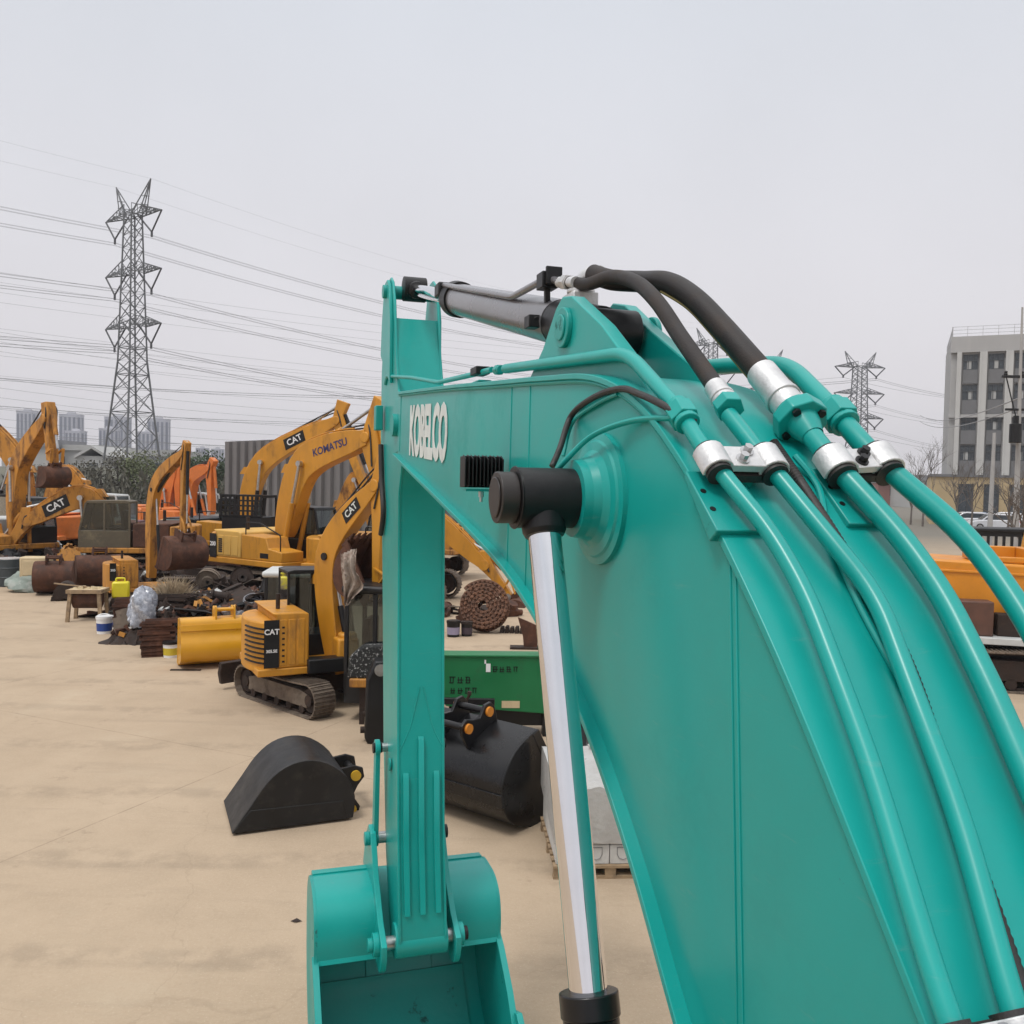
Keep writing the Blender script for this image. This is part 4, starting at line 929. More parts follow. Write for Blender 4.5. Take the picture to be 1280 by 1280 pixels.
p = gnd(1262, 661); car('white car at the right frame edge beside the bare bush', (p.x + .6, p.y + 2.5, 0), math.radians(150), CARW)
p = gnd(1204, 661); car('light car mostly hidden by the right teal pipe', (p.x + 1.2, p.y + 2, 0), math.radians(170), CARW)

# ================================================================== utility poles and bare trees
CONC = mat('concrete_pole', (.34, .335, .33), .85, var=.12, scale=2)
def pole(px0, py0, px1, py1, Y, label, gear):
    a = aty(px1, py1, Y); b = aty(px0, py0, Y); a.z = 0; t = thing('utility_pole', label, 'utility pole', a, 0)
    q = MB(); q.cyl((0, 0, 0), b - a, .19 if not gear else .16, .11 if not gear else .04, n=16); q.build('shaft', CONC, t)
    if gear:
        h = b.z
        q = MB(); q.box(-.9, .9, -.06, .06, h * .74, h * .74 + .12); q.box(-.7, .7, -.06, .06, h * .62, h * .62 + .1); q.build('cross_arm', BLACK, t)
        q = MB(); q.cyl((-.35, -.25, h * .50), (-.35, -.25, h * .57), .26, n=16); q.cyl((-.35, -.25, h * .57), (-.35, -.25, h * .60), .12, n=10); q.build('transformer', BLACK, t, bevel=.02)
        for x in (-.75, 0.0, .75):
            q = MB(); q.lathe((x, 0, h * .74 + .12), (0, 0, 1), [(0, .05), (.05, .09), (.1, .05), (.15, .09), (.2, .03)], 10); q.build('insulator', BLACK, t)
        q = MB(); q.tube(spline([(-.75, 0, h * .75), (-.5, -.1, h * .66), (-.35, -.2, h * .6)], 6), .03, 6); q.build('drop_wire', BLACK, t)
pole(1243, 541, 1237, 664, 64, 'pale leaning concrete pole standing before the white car', False)
pole(1278, 384, 1269, 690, 40, 'tall concrete pole at the right frame edge with a dark transformer', True)
P0 = aty(1275, 497, 40); P1 = aty(1150, 519, 130)
for k in (0, .9): wire(P0 + Vector((0, 0, -k * .5)), P1 + Vector((0, 0, -k)), .9, .03, 'dark cable running from the right pole past the office block', 'cables of the right pole')
def bare_tree(px, Y, zt, label, seed, spread=.5, name='bare_tree'):
    r_ = random.Random(seed); c = aty(px, 608, Y); t = thing(name, label, 'bare tree', (c.x, Y, 0), 0, 'bare trees by the office block')
    q = MB(); q.tube([(0, 0, 0), (.05, 0, zt * .3), (0, .05, zt * .5)], [.11, .08, .055], 7); q.build('trunk', TRUNK, t)
    q = MB()
    def br(p, d_, l, rr, lev):
        e_ = p + d_ * l; q.tube([p, p.lerp(e_, .5) + Vector((r_.gauss(0, .05), r_.gauss(0, .05), 0)) * l, e_], [rr, rr * .75, rr * .5], 4, caps=False)
        if lev == 0: return
        for _ in range(3 if lev > 1 else 4):
            nd = (d_ + Vector((r_.gauss(0, spread), r_.gauss(0, spread), r_.uniform(.0, .5)))).normalized(); br(p.lerp(e_, r_.uniform(.45, 1)), nd, l * r_.uniform(.55, .8), rr * .55, lev - 1)
    for k in range(6):
        a = k * 1.05 + r_.random(); br(Vector((0, 0, zt * (.24 + .05 * k))), Vector((math.cos(a) * .5, math.sin(a) * .5, 1)).normalized(), zt * .3, .05, 3)
    q.build('crown', TRUNK, t)
bare_tree(1155, 92, aty(1155, 553, 92).z, 'bare tree rising left of the office block above the teal pipe', 1)
bare_tree(1197, 86, aty(1197, 578, 86).z, 'thin bare tree before the first ground floor window', 2)
bare_tree(1216, 84, aty(1216, 582, 84).z, 'thin bare tree between the first two ground floor windows', 3)
bare_tree(1262, 80, aty(1262, 580, 80).z, 'bare tree before the third ground floor window', 4)
bare_tree(1140, 96, aty(1140, 585, 96).z, 'low bare tree just left of the tallest bare tree', 6)
bare_tree(1280, 38, aty(1278, 585, 38).z, 'dense leafless bush at the right frame edge behind the black cage', 5, .8, 'bare_bush')
# ================================================================== a loading bucket, used on the machines and on the ground
BSH0 = [(p.x, p.z) for p in spline([(-.10, 0, -.20), (.20, 0, -.16), (.48, 0, -.20), (.74, 0, -.38), (.84, 0, -.70), (.72, 0, -1.02), (.40, 0, -1.27), (.05, 0, -1.37), (-.30, 0, -1.42)], 3)]
def bucket(parent, M, k, wd, m, mside=None, teeth=5, mt=None, pins=None, bevel=0, shell=None, edge=None, seams=(), std=False):
    BSH = [(p.x, p.z) for p in spline([(a, 0, z) for a, z in shell], 3)] if shell else BSH0
    mside = mside or m; mt = mt or m
    def sc2(pts): return [(a * k, z * k) for a, z in pts]
    h = wd / 2
    q = MB(M); q.prism(strip(sc2(BSH), .028 * k), -h + .02, h - .02, smooth=True); b = q.build('bucket' if parent is not None else 'digging_bucket', m, parent, bevel=bevel)
    for sy in (-1, 1):
        q = MB(M); y = sy * (h - .012); q.prism(sc2(BSH), y - .012, y + .012)
        y2 = sy * (h - .010)
        if shell and not std: q.prism(sc2([(.0, -.10), (.22, -.16), (.24, -1.22), (.0, -1.42)]), y2 - .018, y2 + .018)
        else: q.prism(sc2([(-.10, -.20), (.02, -.20), (-.12, -1.40), (-.30, -1.42)]), y2 - .018, y2 + .018)
        q.build('side_plate', mside, b, bevel=bevel)
        q = MB(M); y = sy * min(.21 * k + .02, h * .5)
        q.prism(sc2([(-.13, -.02), (-.09, .08), (.02, .11), (.16, .02), (.28, .08), (.38, .16), (.49, .14), (.53, .03), (.50, -.20), (.3, -.19), (.1, -.19), (-.1, -.22)]), y - .022 * k, y + .022 * k)
        e = q.build('ear', m, b, bevel=bevel)
        if pins:
            for (cx, cz) in ((0, 0), (.41, .05)):
                q = MB(M); q.cyl((cx * k, y + sy * .02, cz * k), (cx * k, y + sy * (.02 + .035 * k), cz * k), .062 * k, n=18); q.build('pin_end', pins, e)
    for fi in seams:                                     # welded straps across the shell
        a_, z_ = BSH[fi]; a2, z2 = BSH[fi + 1]; d_ = Vector((a2 - a_, z2 - z_)).normalized(); n_ = Vector((-d_.y, d_.x)) * .022
        q = MB(M); q.prism(sc2([(a_ + n_.x, z_ + n_.y), (a_ + d_.x * .16 + n_.x, z_ + d_.y * .16 + n_.y), (a_ + d_.x * .16 - n_.x, z_ + d_.y * .16 - n_.y), (a_ - n_.x, z_ - n_.y)]), -h - .004, h + .004); q.build('wear_strap', m, b, bevel=.004)
    q = MB(M); y = min(.21 * k + .02, h * .5)
    q.cyl((0, -y, 0), (0, y, 0), .045 * k, n=14); q.build('bucket_pin', m, b)
    q = MB(M); q.cyl((.41 * k, -y, .05 * k), (.41 * k, y, .05 * k), .045 * k, n=14); q.build('bucket_pin', m, b)
    q = MB(M)
    if shell and not std: q.prism(sc2([(-.01, -1.47), (.30, -1.27), (.25, -1.18), (-.01, -1.34)]), -h - .008, h + .008)
    else: q.box(-.36 * k, -.05 * k, -h - .006, h + .006, -1.45 * k, -1.395 * k, 0); q.build('cutting_edge', edge or mt, b, bevel=bevel)
    for i in range(teeth):
        y = -h + .08 * k + i * (wd - .16 * k) / max(1, teeth - 1)
        q = MB(M); q.prism(sc2([(-.16, -1.36), (-.30, -1.36), (-.56, -1.44), (-.30, -1.49), (-.16, -1.47)]), y - .05 * k, y + .05 * k); q.build('tooth', mt, b)
    return b

def ground_bucket(label, P, yaw, k, wd, m, tilt, dz, group=None, **kw):
    t = thing('loose_bucket', label, 'excavator bucket', P, yaw, group)
    bucket(t, Matrix.Translation((0, 0, dz)) @ Matrix.Rotation(tilt, 4, 'Y'), k, wd, m, **kw)
    return t

# ================================================================== yellow and orange excavators of the yard
def track(t, x, L_, hgt, wdt, mats, k, full=True, rz=0):
    """one crawler: belt with shoes, frame, sprocket and idler"""
    R = Matrix.Rotation(rz, 4, 'Z'); r = hgt / 2; n = 46 if full else 26
    per = 2 * (L_ - hgt) + 2 * PI * r; belt = MB(R)
    def at(sv):
        sv %= per; s0 = L_ - hgt
        if sv < s0: return (-s0 / 2 + sv, 0.0, 0.0)
        sv -= s0
        if sv < PI * r: a = -PI / 2 + sv / r; return (s0 / 2 + r * math.cos(a), r + r * math.sin(a), a + PI / 2)
        sv -= PI * r
        if sv < s0:
            sag = .05 * k * math.sin(PI * sv / s0) * (1 if full else 0)
            return (s0 / 2 - sv, hgt - sag, PI)
        sv -= s0; a = PI / 2 + sv / r
        return (-s0 / 2 + r * math.cos(a), r + r * math.sin(a), a + PI / 2)
    stp = per / n; thk = .035 * k
    for i in range(n):
        px, pz, a = at(i * stp)
        Mx = Matrix.Translation((px, x, pz)) @ Matrix.Rotation(-a, 4, 'Y')
        belt.box(-stp * .47, stp * .47, -wdt / 2, wdt / 2, 0, thk, 0, Mx)
        belt.box(-stp * .30, -stp * .22, -wdt / 2, wdt / 2, -thk * .9, 0.001, 0, Mx); belt.box(stp * .18, stp * .26, -wdt / 2, wdt / 2, -thk * .9, .001, 0, Mx)
        belt.box(-stp * .5, stp * .5, -wdt * .22, wdt * .22, thk, thk * 2.6, 1, Mx)
    b = belt.build('track', [mats[0], mats[1]], t)
    q = MB(R); q.prism([(-L_ * .36, hgt * .26), (L_ * .36, hgt * .26), (L_ * .36, hgt * .66), (L_ * .28, hgt * .74), (-L_ * .28, hgt * .74), (-L_ * .36, hgt * .66)], x - wdt * .30, x + wdt * .30)
    q.build('track_frame', mats[2], b, bevel=.01)
    for sx_, nm in ((-1, 'sprocket'), (1, 'idler')):
        q = MB(R); c = (sx_ * (L_ - hgt) / 2, x, r); q.cyl((c[0], x - wdt * .26, r), (c[0], x + wdt * .26, r), r * .70, n=22); q.cyl((c[0], x - wdt * .36, r), (c[0], x + wdt * .36, r), r * .34, n=16); q.build(nm, mats[1], b)
    if full:
        for i in range(5):
            xx = -L_ * .30 + i * L_ * .15; q = MB(R); q.cyl((xx, x - wdt * .30, hgt * .19), (xx, x + wdt * .30, hgt * .19), hgt * .13, n=14); q.build('roller', mats[1], b)
    return b

def excavator(label, P, yaw, k, paint, pose, boom_yaw=None, boom_off=(.15, 0), arm_paint=None, bucket_paint=None, bk_w=1.15, bk_k=None, bk_ang=0, decals=None, cab=True,
              track_yaw=None, detail=True, hood=None, mini=False, cabpaint=None, group='yellow and orange excavators in the yard', bk=True, bthick=1.0, cyl_paint=None, name='excavator', teeth=5, cabside=1, mirror_side=-1):
    t = thing(name, label, 'excavator', P, yaw, group)
    arm_paint = arm_paint or paint; bucket_paint = bucket_paint or RUSTM; cabpaint = cabpaint or BLACK; hood = hood or paint; cyl_paint = cyl_paint or arm_paint
    bv = .03 * k
    tw = (.60 if not mini else .66) * k; L_ = 4.1 * k; hg = .92 * k
    for y in (-1.2 * k, 1.2 * k): track(t, y, L_, hg, tw, (MUDM, RUSTD, RUSTM if not mini else MUDM), k, detail, (track_yaw - yaw) if track_yaw is not None else 0)
    q = MB(); q.box(-.9 * k, .9 * k, -.9 * k, .9 * k, .42 * k, .92 * k, 0, Matrix.Rotation((track_yaw - yaw) if track_yaw is not None else 0, 4, 'Z')); q.cyl((0, 0, .9 * k), (0, 0, 1.06 * k), .6 * k, n=24); q.build('undercarriage', RUSTD, t)
    z0 = 1.05 * k; z1 = (2.15 if not mini else 2.75) * k; hw = 1.35 * k; xr = (-2.75 if not mini else -2.15) * k
    q = MB(); q.box(xr * .93, 1.4 * k, -hw, hw, z0, z0 + .2 * k); q.build('deck', paint, t, bevel=bv)
    # counterweight with a rounded plan
    q = MB(); pl = [(xr * .70, -hw * 1.0)] + [(xr * .70 + (xr * .30) * math.cos(a), hw * math.sin(a)) for a in [math.radians(d_) for d_ in range(-75, 76, 15)]] + [(xr * .70, hw)]
    Mx = Matrix(((1, 0, 0, 0), (0, 0, 1, 0), (0, 1, 0, 0), (0, 0, 0, 1)))
    q.prism(pl, z0 + .05 * k, z1 - (.1 if not mini else .25) * k, 0, Mx); q.build('counterweight', paint, t, bevel=bv * 1.6)
    q = MB(); q.prism([(xr * .70, z0 + .2 * k), (-.62 * k, z0 + .2 * k), (-.62 * k, z1 - .05 * k), (-.75 * k, z1), (xr * .76, z1), (xr * .70, z1 - .1 * k)], -hw * .98, hw * .98); hd_ = q.build('hood', hood, t, bevel=bv * 1.6)
    for i in range(3):      # doors on the right flank
        x0 = xr * .66 + i * (abs(xr * .66) - .70 * k) / 3; x1 = x0 + (abs(xr * .66) - .70 * k) / 3 - .05 * k
        q = MB(); q.box(x0, x1, -hw * .98 - .018 * k, -hw * .98 + .01, z0 + .28 * k, z1 - .18 * k); dr = q.build('side_door', hood, t, bevel=.012 * k)
        if i == 0:
            for j in range(7):
                q = MB(); zz = z0 + .36 * k + j * (z1 - z0 - .62 * k) / 7; q.box(x0 + .06 * k, x1 - .06 * k, -hw * .98 - .026 * k, -hw * .98 - .014 * k, zz, zz + .05 * k); q.build('grille_slot', BLACK, dr)
    q = MB(); q.cyl((-1.3 * k, -.5 * k, z1 - .02), (-1.3 * k, -.5 * k, z1 + .42 * k), .06 * k, n=12); q.build('exhaust_pipe', RUSTD, t)
    # right front box: tank and tool locker, stepped
    if not mini:
     q = MB(); q.prism([(-.58 * k, z0 + .2 * k), (1.38 * k, z0 + .2 * k), (1.38 * k, z0 + .52 * k), (.75 * k, z0 + .60 * k), (.62 * k, z0 + .95 * k), (-.58 * k, z0 + 1.0 * k)], -hw * .98, -.42 * k); q.build('tool_locker', paint, t, bevel=bv)
    if not mini:
     q = MB(); q.tube(round_bend([(1.2 * k, -hw * .9, z0 + .5 * k), (1.2 * k, -hw * .9, z0 + 1.05 * k), (.2 * k, -hw * .9, z0 + 1.4 * k), (-.5 * k, -hw * .9, z0 + 1.4 * k), (-.5 * k, -hw * .9, z0 + .9 * k)], .1 * k), .022 * k, 6); q.build('handrail', BLACK, t)
    if cab:
        cx0, cx1, cy0, cy1, cz0, cz1 = -.55 * k, 1.25 * k, .36 * k, 1.33 * k, z0 + .2 * k, (2.98 if not mini else 3.75) * k
        if mini: cx0, cx1 = -.9 * k, 1.1 * k; cy0 = .1 * k; cy1 = 1.33 * k
        p = .07 * k
        q = MB(); q.box(cx0, cx1, cy0, cy1, cz0, cz0 + .62 * k)
        q.prism([(cx0, cz1 - .12 * k), (cx1 - .25 * k, cz1 - .12 * k), (cx1 - .3 * k, cz1 - .03 * k), (cx0 + .2 * k, cz1), (cx0, cz1 - .04 * k)], cy0, cy1)
        for xx, xt in ((cx0, cx0), ((cx0 + cx1) * .5 - p / 2, (cx0 + cx1) * .5 - p / 2), (cx1 - p, cx1 - .3 * k)):
            for yy in (cy0, cy1 - p): q.add([(xx, yy, cz0 + .6 * k), (xx + p, yy, cz0 + .6 * k), (xx + p, yy + p, cz0 + .6 * k), (xx, yy + p, cz0 + .6 * k), (xt, yy, cz1 - .1 * k), (xt + p, yy, cz1 - .1 * k), (xt + p, yy + p, cz1 - .1 * k), (xt, yy + p, cz1 - .1 * k)], [(0, 1, 5, 4), (1, 2, 6, 5), (2, 3, 7, 6), (3, 0, 4, 7)])
        cb = q.build('cab', cabpaint, t, bevel=.015 * k)
        e = p * .4
        for yy in (cy0 + e, cy1 - e):
            q = MB(); q.add([(cx0, yy, cz0 + .62 * k), (cx1 - e, yy, cz0 + .62 * k), (cx1 - .3 * k, yy, cz1 - .12 * k), (cx0, yy, cz1 - .12 * k)], [(0, 1, 2, 3)]); q.build('window', GLASS, cb)
        q = MB(); q.add([(cx1 - e, cy0, cz0 + .62 * k), (cx1 - e, cy1, cz0 + .62 * k), (cx1 - .28 * k, cy1, cz1 - .12 * k), (cx1 - .28 * k, cy0, cz1 - .12 * k)], [(0, 1, 2, 3)]); q.build('window', GLASS, cb)
        q = MB(); q.add([(cx0 + e, cy0, cz0 + .62 * k), (cx0 + e, cy1, cz0 + .62 * k), (cx0 + e, cy1, cz1 - .12 * k), (cx0 + e, cy0, cz1 - .12 * k)], [(0, 1, 2, 3)]); q.build('window', GLASS, cb)
        q = MB(); cm = (cy0 + cy1) / 2; q.box(cx0 + .3 * k, cx0 + .8 * k, cm - .24 * k, cm + .24 * k, cz0 + .62 * k, cz0 + .78 * k); q.box(cx0 + .25 * k, cx0 + .4 * k, cm - .24 * k, cm + .24 * k, cz0 + .62 * k, cz0 + 1.35 * k); q.build('seat', BLACK, cb, bevel=.03 * k)
    # ---- boom, arm and bucket in their own upright plane
    by = yaw if boom_yaw is None else boom_yaw
    Rw = Matrix.Rotation(yaw, 4, 'Z'); Pw = Vector(P)
    foot_w = Pw + (Rw @ Vector((boom_off[0] * k, boom_off[1] * k, 0)))
    hx = Vector((math.cos(by), math.sin(by), 0)); nn = Vector((-math.sin(by), math.cos(by), 0))
    def pl_(px): w_ = on_plane(px[0], px[1], foot_w, nn); return Vector(((w_ - foot_w).dot(hx), w_.z))
    inv = (Matrix.Translation(Pw) @ Rw).inverted()
    Bm = inv @ (Matrix.Translation((foot_w.x, foot_w.y, 0)) @ Matrix.Rotation(by, 4, 'Z'))
    foot = pl_(pose['foot']) if 'foot' in pose else Vector((0, 1.65 * k))
    bend = pl_(pose['bend']); tip = pl_(pose['tip']); tail = pl_(pose['tail']); end = pl_(pose['end'])
    cl = spline([(foot.x, 0, foot.y), (bend.x, 0, bend.y), (tip.x, 0, tip.y)], 9)
    cl = [Vector((p.x, p.z)) for p in cl]; n = len(cl); up = []; lo = []
    bt = bthick * k
    for i, p in enumerate(cl):
        d = (cl[min(i + 1, n - 1)] - cl[max(i - 1, 0)]).normalized(); nr = Vector((-d.y, d.x)); f = i / (n - 1)
        th_ = bt * (.20 + .22 * math.sin(PI * min(1, f * 1.05)) ** .8) if f < .95 else bt * .19
        up.append(tuple(p + nr * th_)); lo.append(tuple(p - nr * th_))
    sgn = 1
    q = MB(Bm); q.prism(up + lo[::-1], -.22 * k, .22 * k)
    q.cyl((tip.x, -.24 * k, tip.y), (tip.x, .24 * k, tip.y), .17 * k, n=18)
    bo = q.build('boom', arm_paint, t, bevel=.02 * k)
    q = MB(Bm); q.cyl((bend.x, -.27 * k, bend.y), (bend.x, .27 * k, bend.y), .11 * k, n=16); q.build('boom_boss', BLACK if mini else arm_paint, bo)
    for sy in (-1, 1):
        q = MB(Bm); pts = [Vector((u_[0], sy * .13 * k, u_[1])) + Vector((0, 0, .05 * k)) for u_ in up[3:-2]]; q.tube(pts, .026 * k, 7); q.build('hydraulic_pipe', arm_paint if not mini else BLACK, bo)
    # boom cylinders
    gx = Vector((1.15 * k + foot.x * 0, 1.15 * k)); 
    if 'cyl' in pose: gx = pl_(pose['cyl'])
    for sy in ((-1, 1) if not mini else (0,)):
        y = sy * .34 * k; a = Vector((gx.x, y, gx.y)); b = Vector((bend.x, y, bend.y)); b = b if not mini else b + Vector((.12 * k, 0, -.2 * k)); d = (b - a)
        q = MB(Bm); q.cyl(a, a + d * .60, .088 * k, n=16); cy = q.build('boom_cylinder', cyl_paint, t)
        q = MB(Bm); q.cyl(a + d * .60, b, .05 * k, n=14); q.cyl(b - Vector((0, .07 * k, 0)), b + Vector((0, .07 * k, 0)), .1 * k, n=14); q.build('piston_rod', STEEL, cy)
    # arm
    dv = (end - tip).normalized(); pr = Vector((-dv.y, dv.x)); 
    if pr.dot(bend - tip) > 0: pr = -pr
    wA = .26 * k * bthick
    w_t = max(.10 * k, min(.3 * k, (tail - tip).length * .3))
    prof = [tail + (tip - tail).normalized().orthogonal() * w_t, tip + pr * wA * 1.35 - dv * wA * .3, tip.lerp(end, .35) + pr * wA * .95, end + pr * .12 * k + dv * .02, end + dv * .14 * k, end - pr * .12 * k, tip.lerp(end, .35) - pr * wA * .5, tip - pr * wA * .85, tail - (tip - tail).normalized().orthogonal() * w_t]
    o_ = (tip - tail).normalized().orthogonal()
    if o_.dot(pr) < 0: prof[0], prof[-1] = prof[-1], prof[0]
    q = MB(Bm); q.prism([tuple(v) for v in prof], -.17 * k, .17 * k); ar = q.build('arm', arm_paint, t, bevel=.02 * k)
    q = MB(Bm); q.cyl((end.x, -.22 * k, end.y), (end.x, .22 * k, end.y), .1 * k, n=14); q.build('arm_pin', STEEL, ar)
    # arm cylinder along the top of the boom
    i0 = int(n * .42); a2 = Vector((up[i0][0], 0, up[i0][1])) + Vector((0, 0, .10 * k)); b2 = Vector((tail.x, 0, tail.y)); d = b2 - a2
    q = MB(Bm); q.cyl(a2, a2 + d * .58, .10 * k, n=16); cy = q.build('arm_cylinder', cyl_paint, t)
    q = MB(Bm); q.cyl(a2 + d * .58, b2, .052 * k, n=14); q.build('piston_rod', STEEL, cy)
    q = MB(Bm); q.prism([(up[i0][0] - .3 * k, up[i0][1] - .1 * k), (up[i0][0] + .25 * k, up[i0][1] - .1 * k), (up[i0][0] + .05 * k, up[i0][1] + .2 * k), (up[i0][0] - .1 * k, up[i0][1] + .2 * k)], -.14 * k, .14 * k); q.build('cylinder_lug', arm_paint, bo)
    # bucket cylinder and link on the far side of the arm
    s3 = tip - pr * 0 + pr * wA * 1.5 + (tip - end).normalized() * .1 * k; e3 = end + pr * .42 * k + (tip - end).normalized() * .45 * k
    a3 = Vector((s3.x, 0, s3.y)); b3 = Vector((e3.x, 0, e3.y)); d = b3 - a3
    q = MB(Bm); q.cyl(a3, a3 + d * .6, .085 * k, n=14); cy = q.build('bucket_cylinder', cyl_paint, t)
    q = MB(Bm); q.cyl(a3 + d * .6, b3, .045 * k, n=12); q.build('piston_rod', STEEL, cy)
    for sy, hh in ((-.10, .34), (.02, .26), (.12, .40)):       # black hoses looping from the boom tip over to the arm
        u0 = Vector(up[int(n * .72)]); mid_ = tip + (tail - end).normalized() * hh * k + (tip - bend).normalized() * .12 * k; e0 = tip.lerp(end, .22) + (tail - tip).normalized() * .0
        q = MB(Bm); q.tube(spline([(u0.x, sy * k, u0.y + .05 * k), (mid_.x - .25 * k * (1 if tip.x > bend.x else -1), sy * k, mid_.y), (mid_.x + .1 * k * (1 if tip.x > bend.x else -1), sy * 1.8 * k, mid_.y - .12 * k), (e0.x, (.2 if sy > 0 else -.2) * k, e0.y)], 7), .026 * k, 7); q.build('hydraulic_hose', RUBBER, bo)
    if bk:
        kk = bk_k or k; th = math.radians(bk_ang)
        Mb = Bm @ Matrix.Translation((end.x, 0, end.y)) @ Matrix.Rotation(-th, 4, 'Y')
        lk = Mb @ Vector((.41 * kk, 0, .05 * kk)); 
        q = MB(); 
        for sy in (-1, 1):
            off = (Bm.to_3x3() @ Vector((0, sy * .2 * k, 0)))
            q.bar((Bm @ b3) + off, lk + off, .1 * k, .04 * k); q.bar((Bm @ b3) + off, (Bm @ Vector((end.lerp(tip, .22).x, 0, end.lerp(tip, .22).y))) + off, .09 * k, .04 * k)
        q.build('bucket_link', arm_paint, t)
        bucket(t, Mb, kk, bk_w * k, bucket_paint, teeth=teeth)
    # lettering on the boom's flank
    if decals:
        for (txt, f0, size, bgc, fgc, sidey) in decals:
            i = max(1, min(n - 2, int(f0 * (n - 1)))); c = cl[i]; d = (cl[i + 1] - cl[i - 1]).normalized()
            X = Vector((d.x, 0, d.y)) * (1 if sidey < 0 else -1)
            if (Bm.to_3x3() @ X).dot(Vector((1, 0, 0))) < 0 and False: X = -X
            Zo = Vector((0, sidey, 0)); Y = Zo.cross(X)
            y = sidey * (.22 * k + .006)
            Mt = Matrix((X, Y, Zo)).transposed().to_4x4(); Mt.translation = Vector((c.x, y, c.y))
            if bgc:
                w2, h2 = size * len(txt) * .42, size * .62
                q = MB(Bm @ Mt); q.add([(-w2 - size * .2, -h2, 0), (w2, -h2, 0), (w2 + size * .2, h2, 0), (-w2, h2, 0)], [(0, 1, 2, 3)]); dq = q.build('decal', bgc, bo)
                lettering(txt, size, Bm @ Mt @ Matrix.Translation((0, 0, .006)), fgc, 'lettering', dq, .001, size * .02)
            else: lettering(txt, size, Bm @ Mt, fgc, 'lettering', bo, .001, size * .022)
    return t, Bm

# flank badge helper for the counterweights
def badge(t, M, w_, h_, lines, bgc=BLACK, fgc=WHITE, sz=.2):
    q = MB(M); q.add([(-w_ / 2, -h_ / 2, 0), (w_ / 2, -h_ / 2, 0), (w_ / 2, h_ / 2, 0), (-w_ / 2, h_ / 2, 0)], [(0, 1, 2, 3)]); d = q.build('decal', bgc, t)
    for txt, yy, s_ in lines: lettering(txt, s_, M @ Matrix.Translation((0, yy, .005)), fgc, 'lettering', d, .001, s_ * .03)
def side_M(x, y, z, out=(0, -1, 0)):
    Z = Vector(out).normalized(); Y = Vector((0, 0, 1)); X = Y.cross(Z); M = Matrix((X, Y, Z)).transposed().to_4x4(); M.translation = (x, y, z); return M

D = math.radians
# H: the small yellow one close by
tH, BH = excavator('small yellow excavator close by with dusty crawler tracks and its rusty bucket curled up', (-3.42, 15.72, 0), D(27), .62, YELLOW,
    dict(foot=(424, 842), bend=(413, 695), tip=(474, 607), tail=(486, 572), end=(474, 738), cyl=(440, 838)), boom_yaw=D(-36), boom_off=(.48, -.85), mini=True, track_yaw=D(-43), bk_ang=-140, bk_w=1.05, bk_k=.66,
    cyl_paint=BLACK, bthick=.92, decals=[('CAT', .80, .17, BLACK, WHITED, -1)])
k = .62
badge(tH, side_M(-1.02, -.862, 1.20), .25, .80, [('CAT', .20, .125), ('305.5E', -.12, .068)])
for j in range(8):      # slots in the rear panel
    q = MB(); a0, a1 = D(180 + 22), D(180 + 62)
    pts = [(-2.15 * k * .70 + (-2.15 * k * .30) * math.cos(D(d_)) * 1.012, -1.35 * k * math.sin(D(d_)) * 1.012, .86 + j * .082) for d_ in range(14, 66, 8)]
    q.tube(pts, .018, 5); q.build('grille_slot', BLACK, tH)
q = MB(); q.box(-.42, .22, -.93, -.62, .66, .90); q.build('tool_locker', BLACK, tH, bevel=.02)
q = MB(Matrix.Rotation(D(-43 - 27), 4, 'Z')); q.prism([(-1.75, .12), (-1.66, .12), (-1.72, .30), (-1.66, .50), (-1.75, .52), (-1.82, .30)], -.98, .98); q.box(-1.7, -.9, -.5, -.4, .25, .38); q.box(-1.7, -.9, .4, .5, .25, .38); q.build('dozer_blade', RUSTD, tH, bevel=.01)
q = MB(); q.box(.12, .5, -.80, -.35, .62, 1.20); q.cyl((.34, -.62, .6), (.34, -.62, 1.28), .17, n=16); q.build('swing_post', YELLOW, tH, bevel=.04)
# F: the big one in the middle
tF, BF = excavator('big yellow excavator with dark blue lettering on its raised boom', (-7.57, 29.4, 0), D(-35), 1.0, YELLOW,
    dict(foot=(356, 668), bend=(384, 580), tip=(462, 547), tail=(480, 500), end=(500, 715), cyl=(362, 700)), bk_ang=20, hood=YPALE, bthick=1.28, decals=[('KOMATSU', .74, .34, None, NAVY, -1)])
badge(tF, side_M(-2.02, -1.36, 1.62), .36, .80, [('200', .05, .2)])
q = MB(); q.box(.35, .75, -1.33, -1.325, 1.34, 1.5); q.build('decal', BLACK, tF)
# G: behind it
tG, BG = excavator('big yellow excavator behind the lettered one, boom raised along the grey ribbed wall', (-12.2, 37.5, 0), D(-12), 1.0, YELLOW,
    dict(foot=(306, 655), bend=(330, 578), tip=(422, 526), tail=(430, 502), end=(468, 640), cyl=(322, 665)), hood=BLACK, bk=False, cyl_paint=BLACK, decals=[('CAT', .74, .36, BLACK, WHITE, -1)], detail=False)
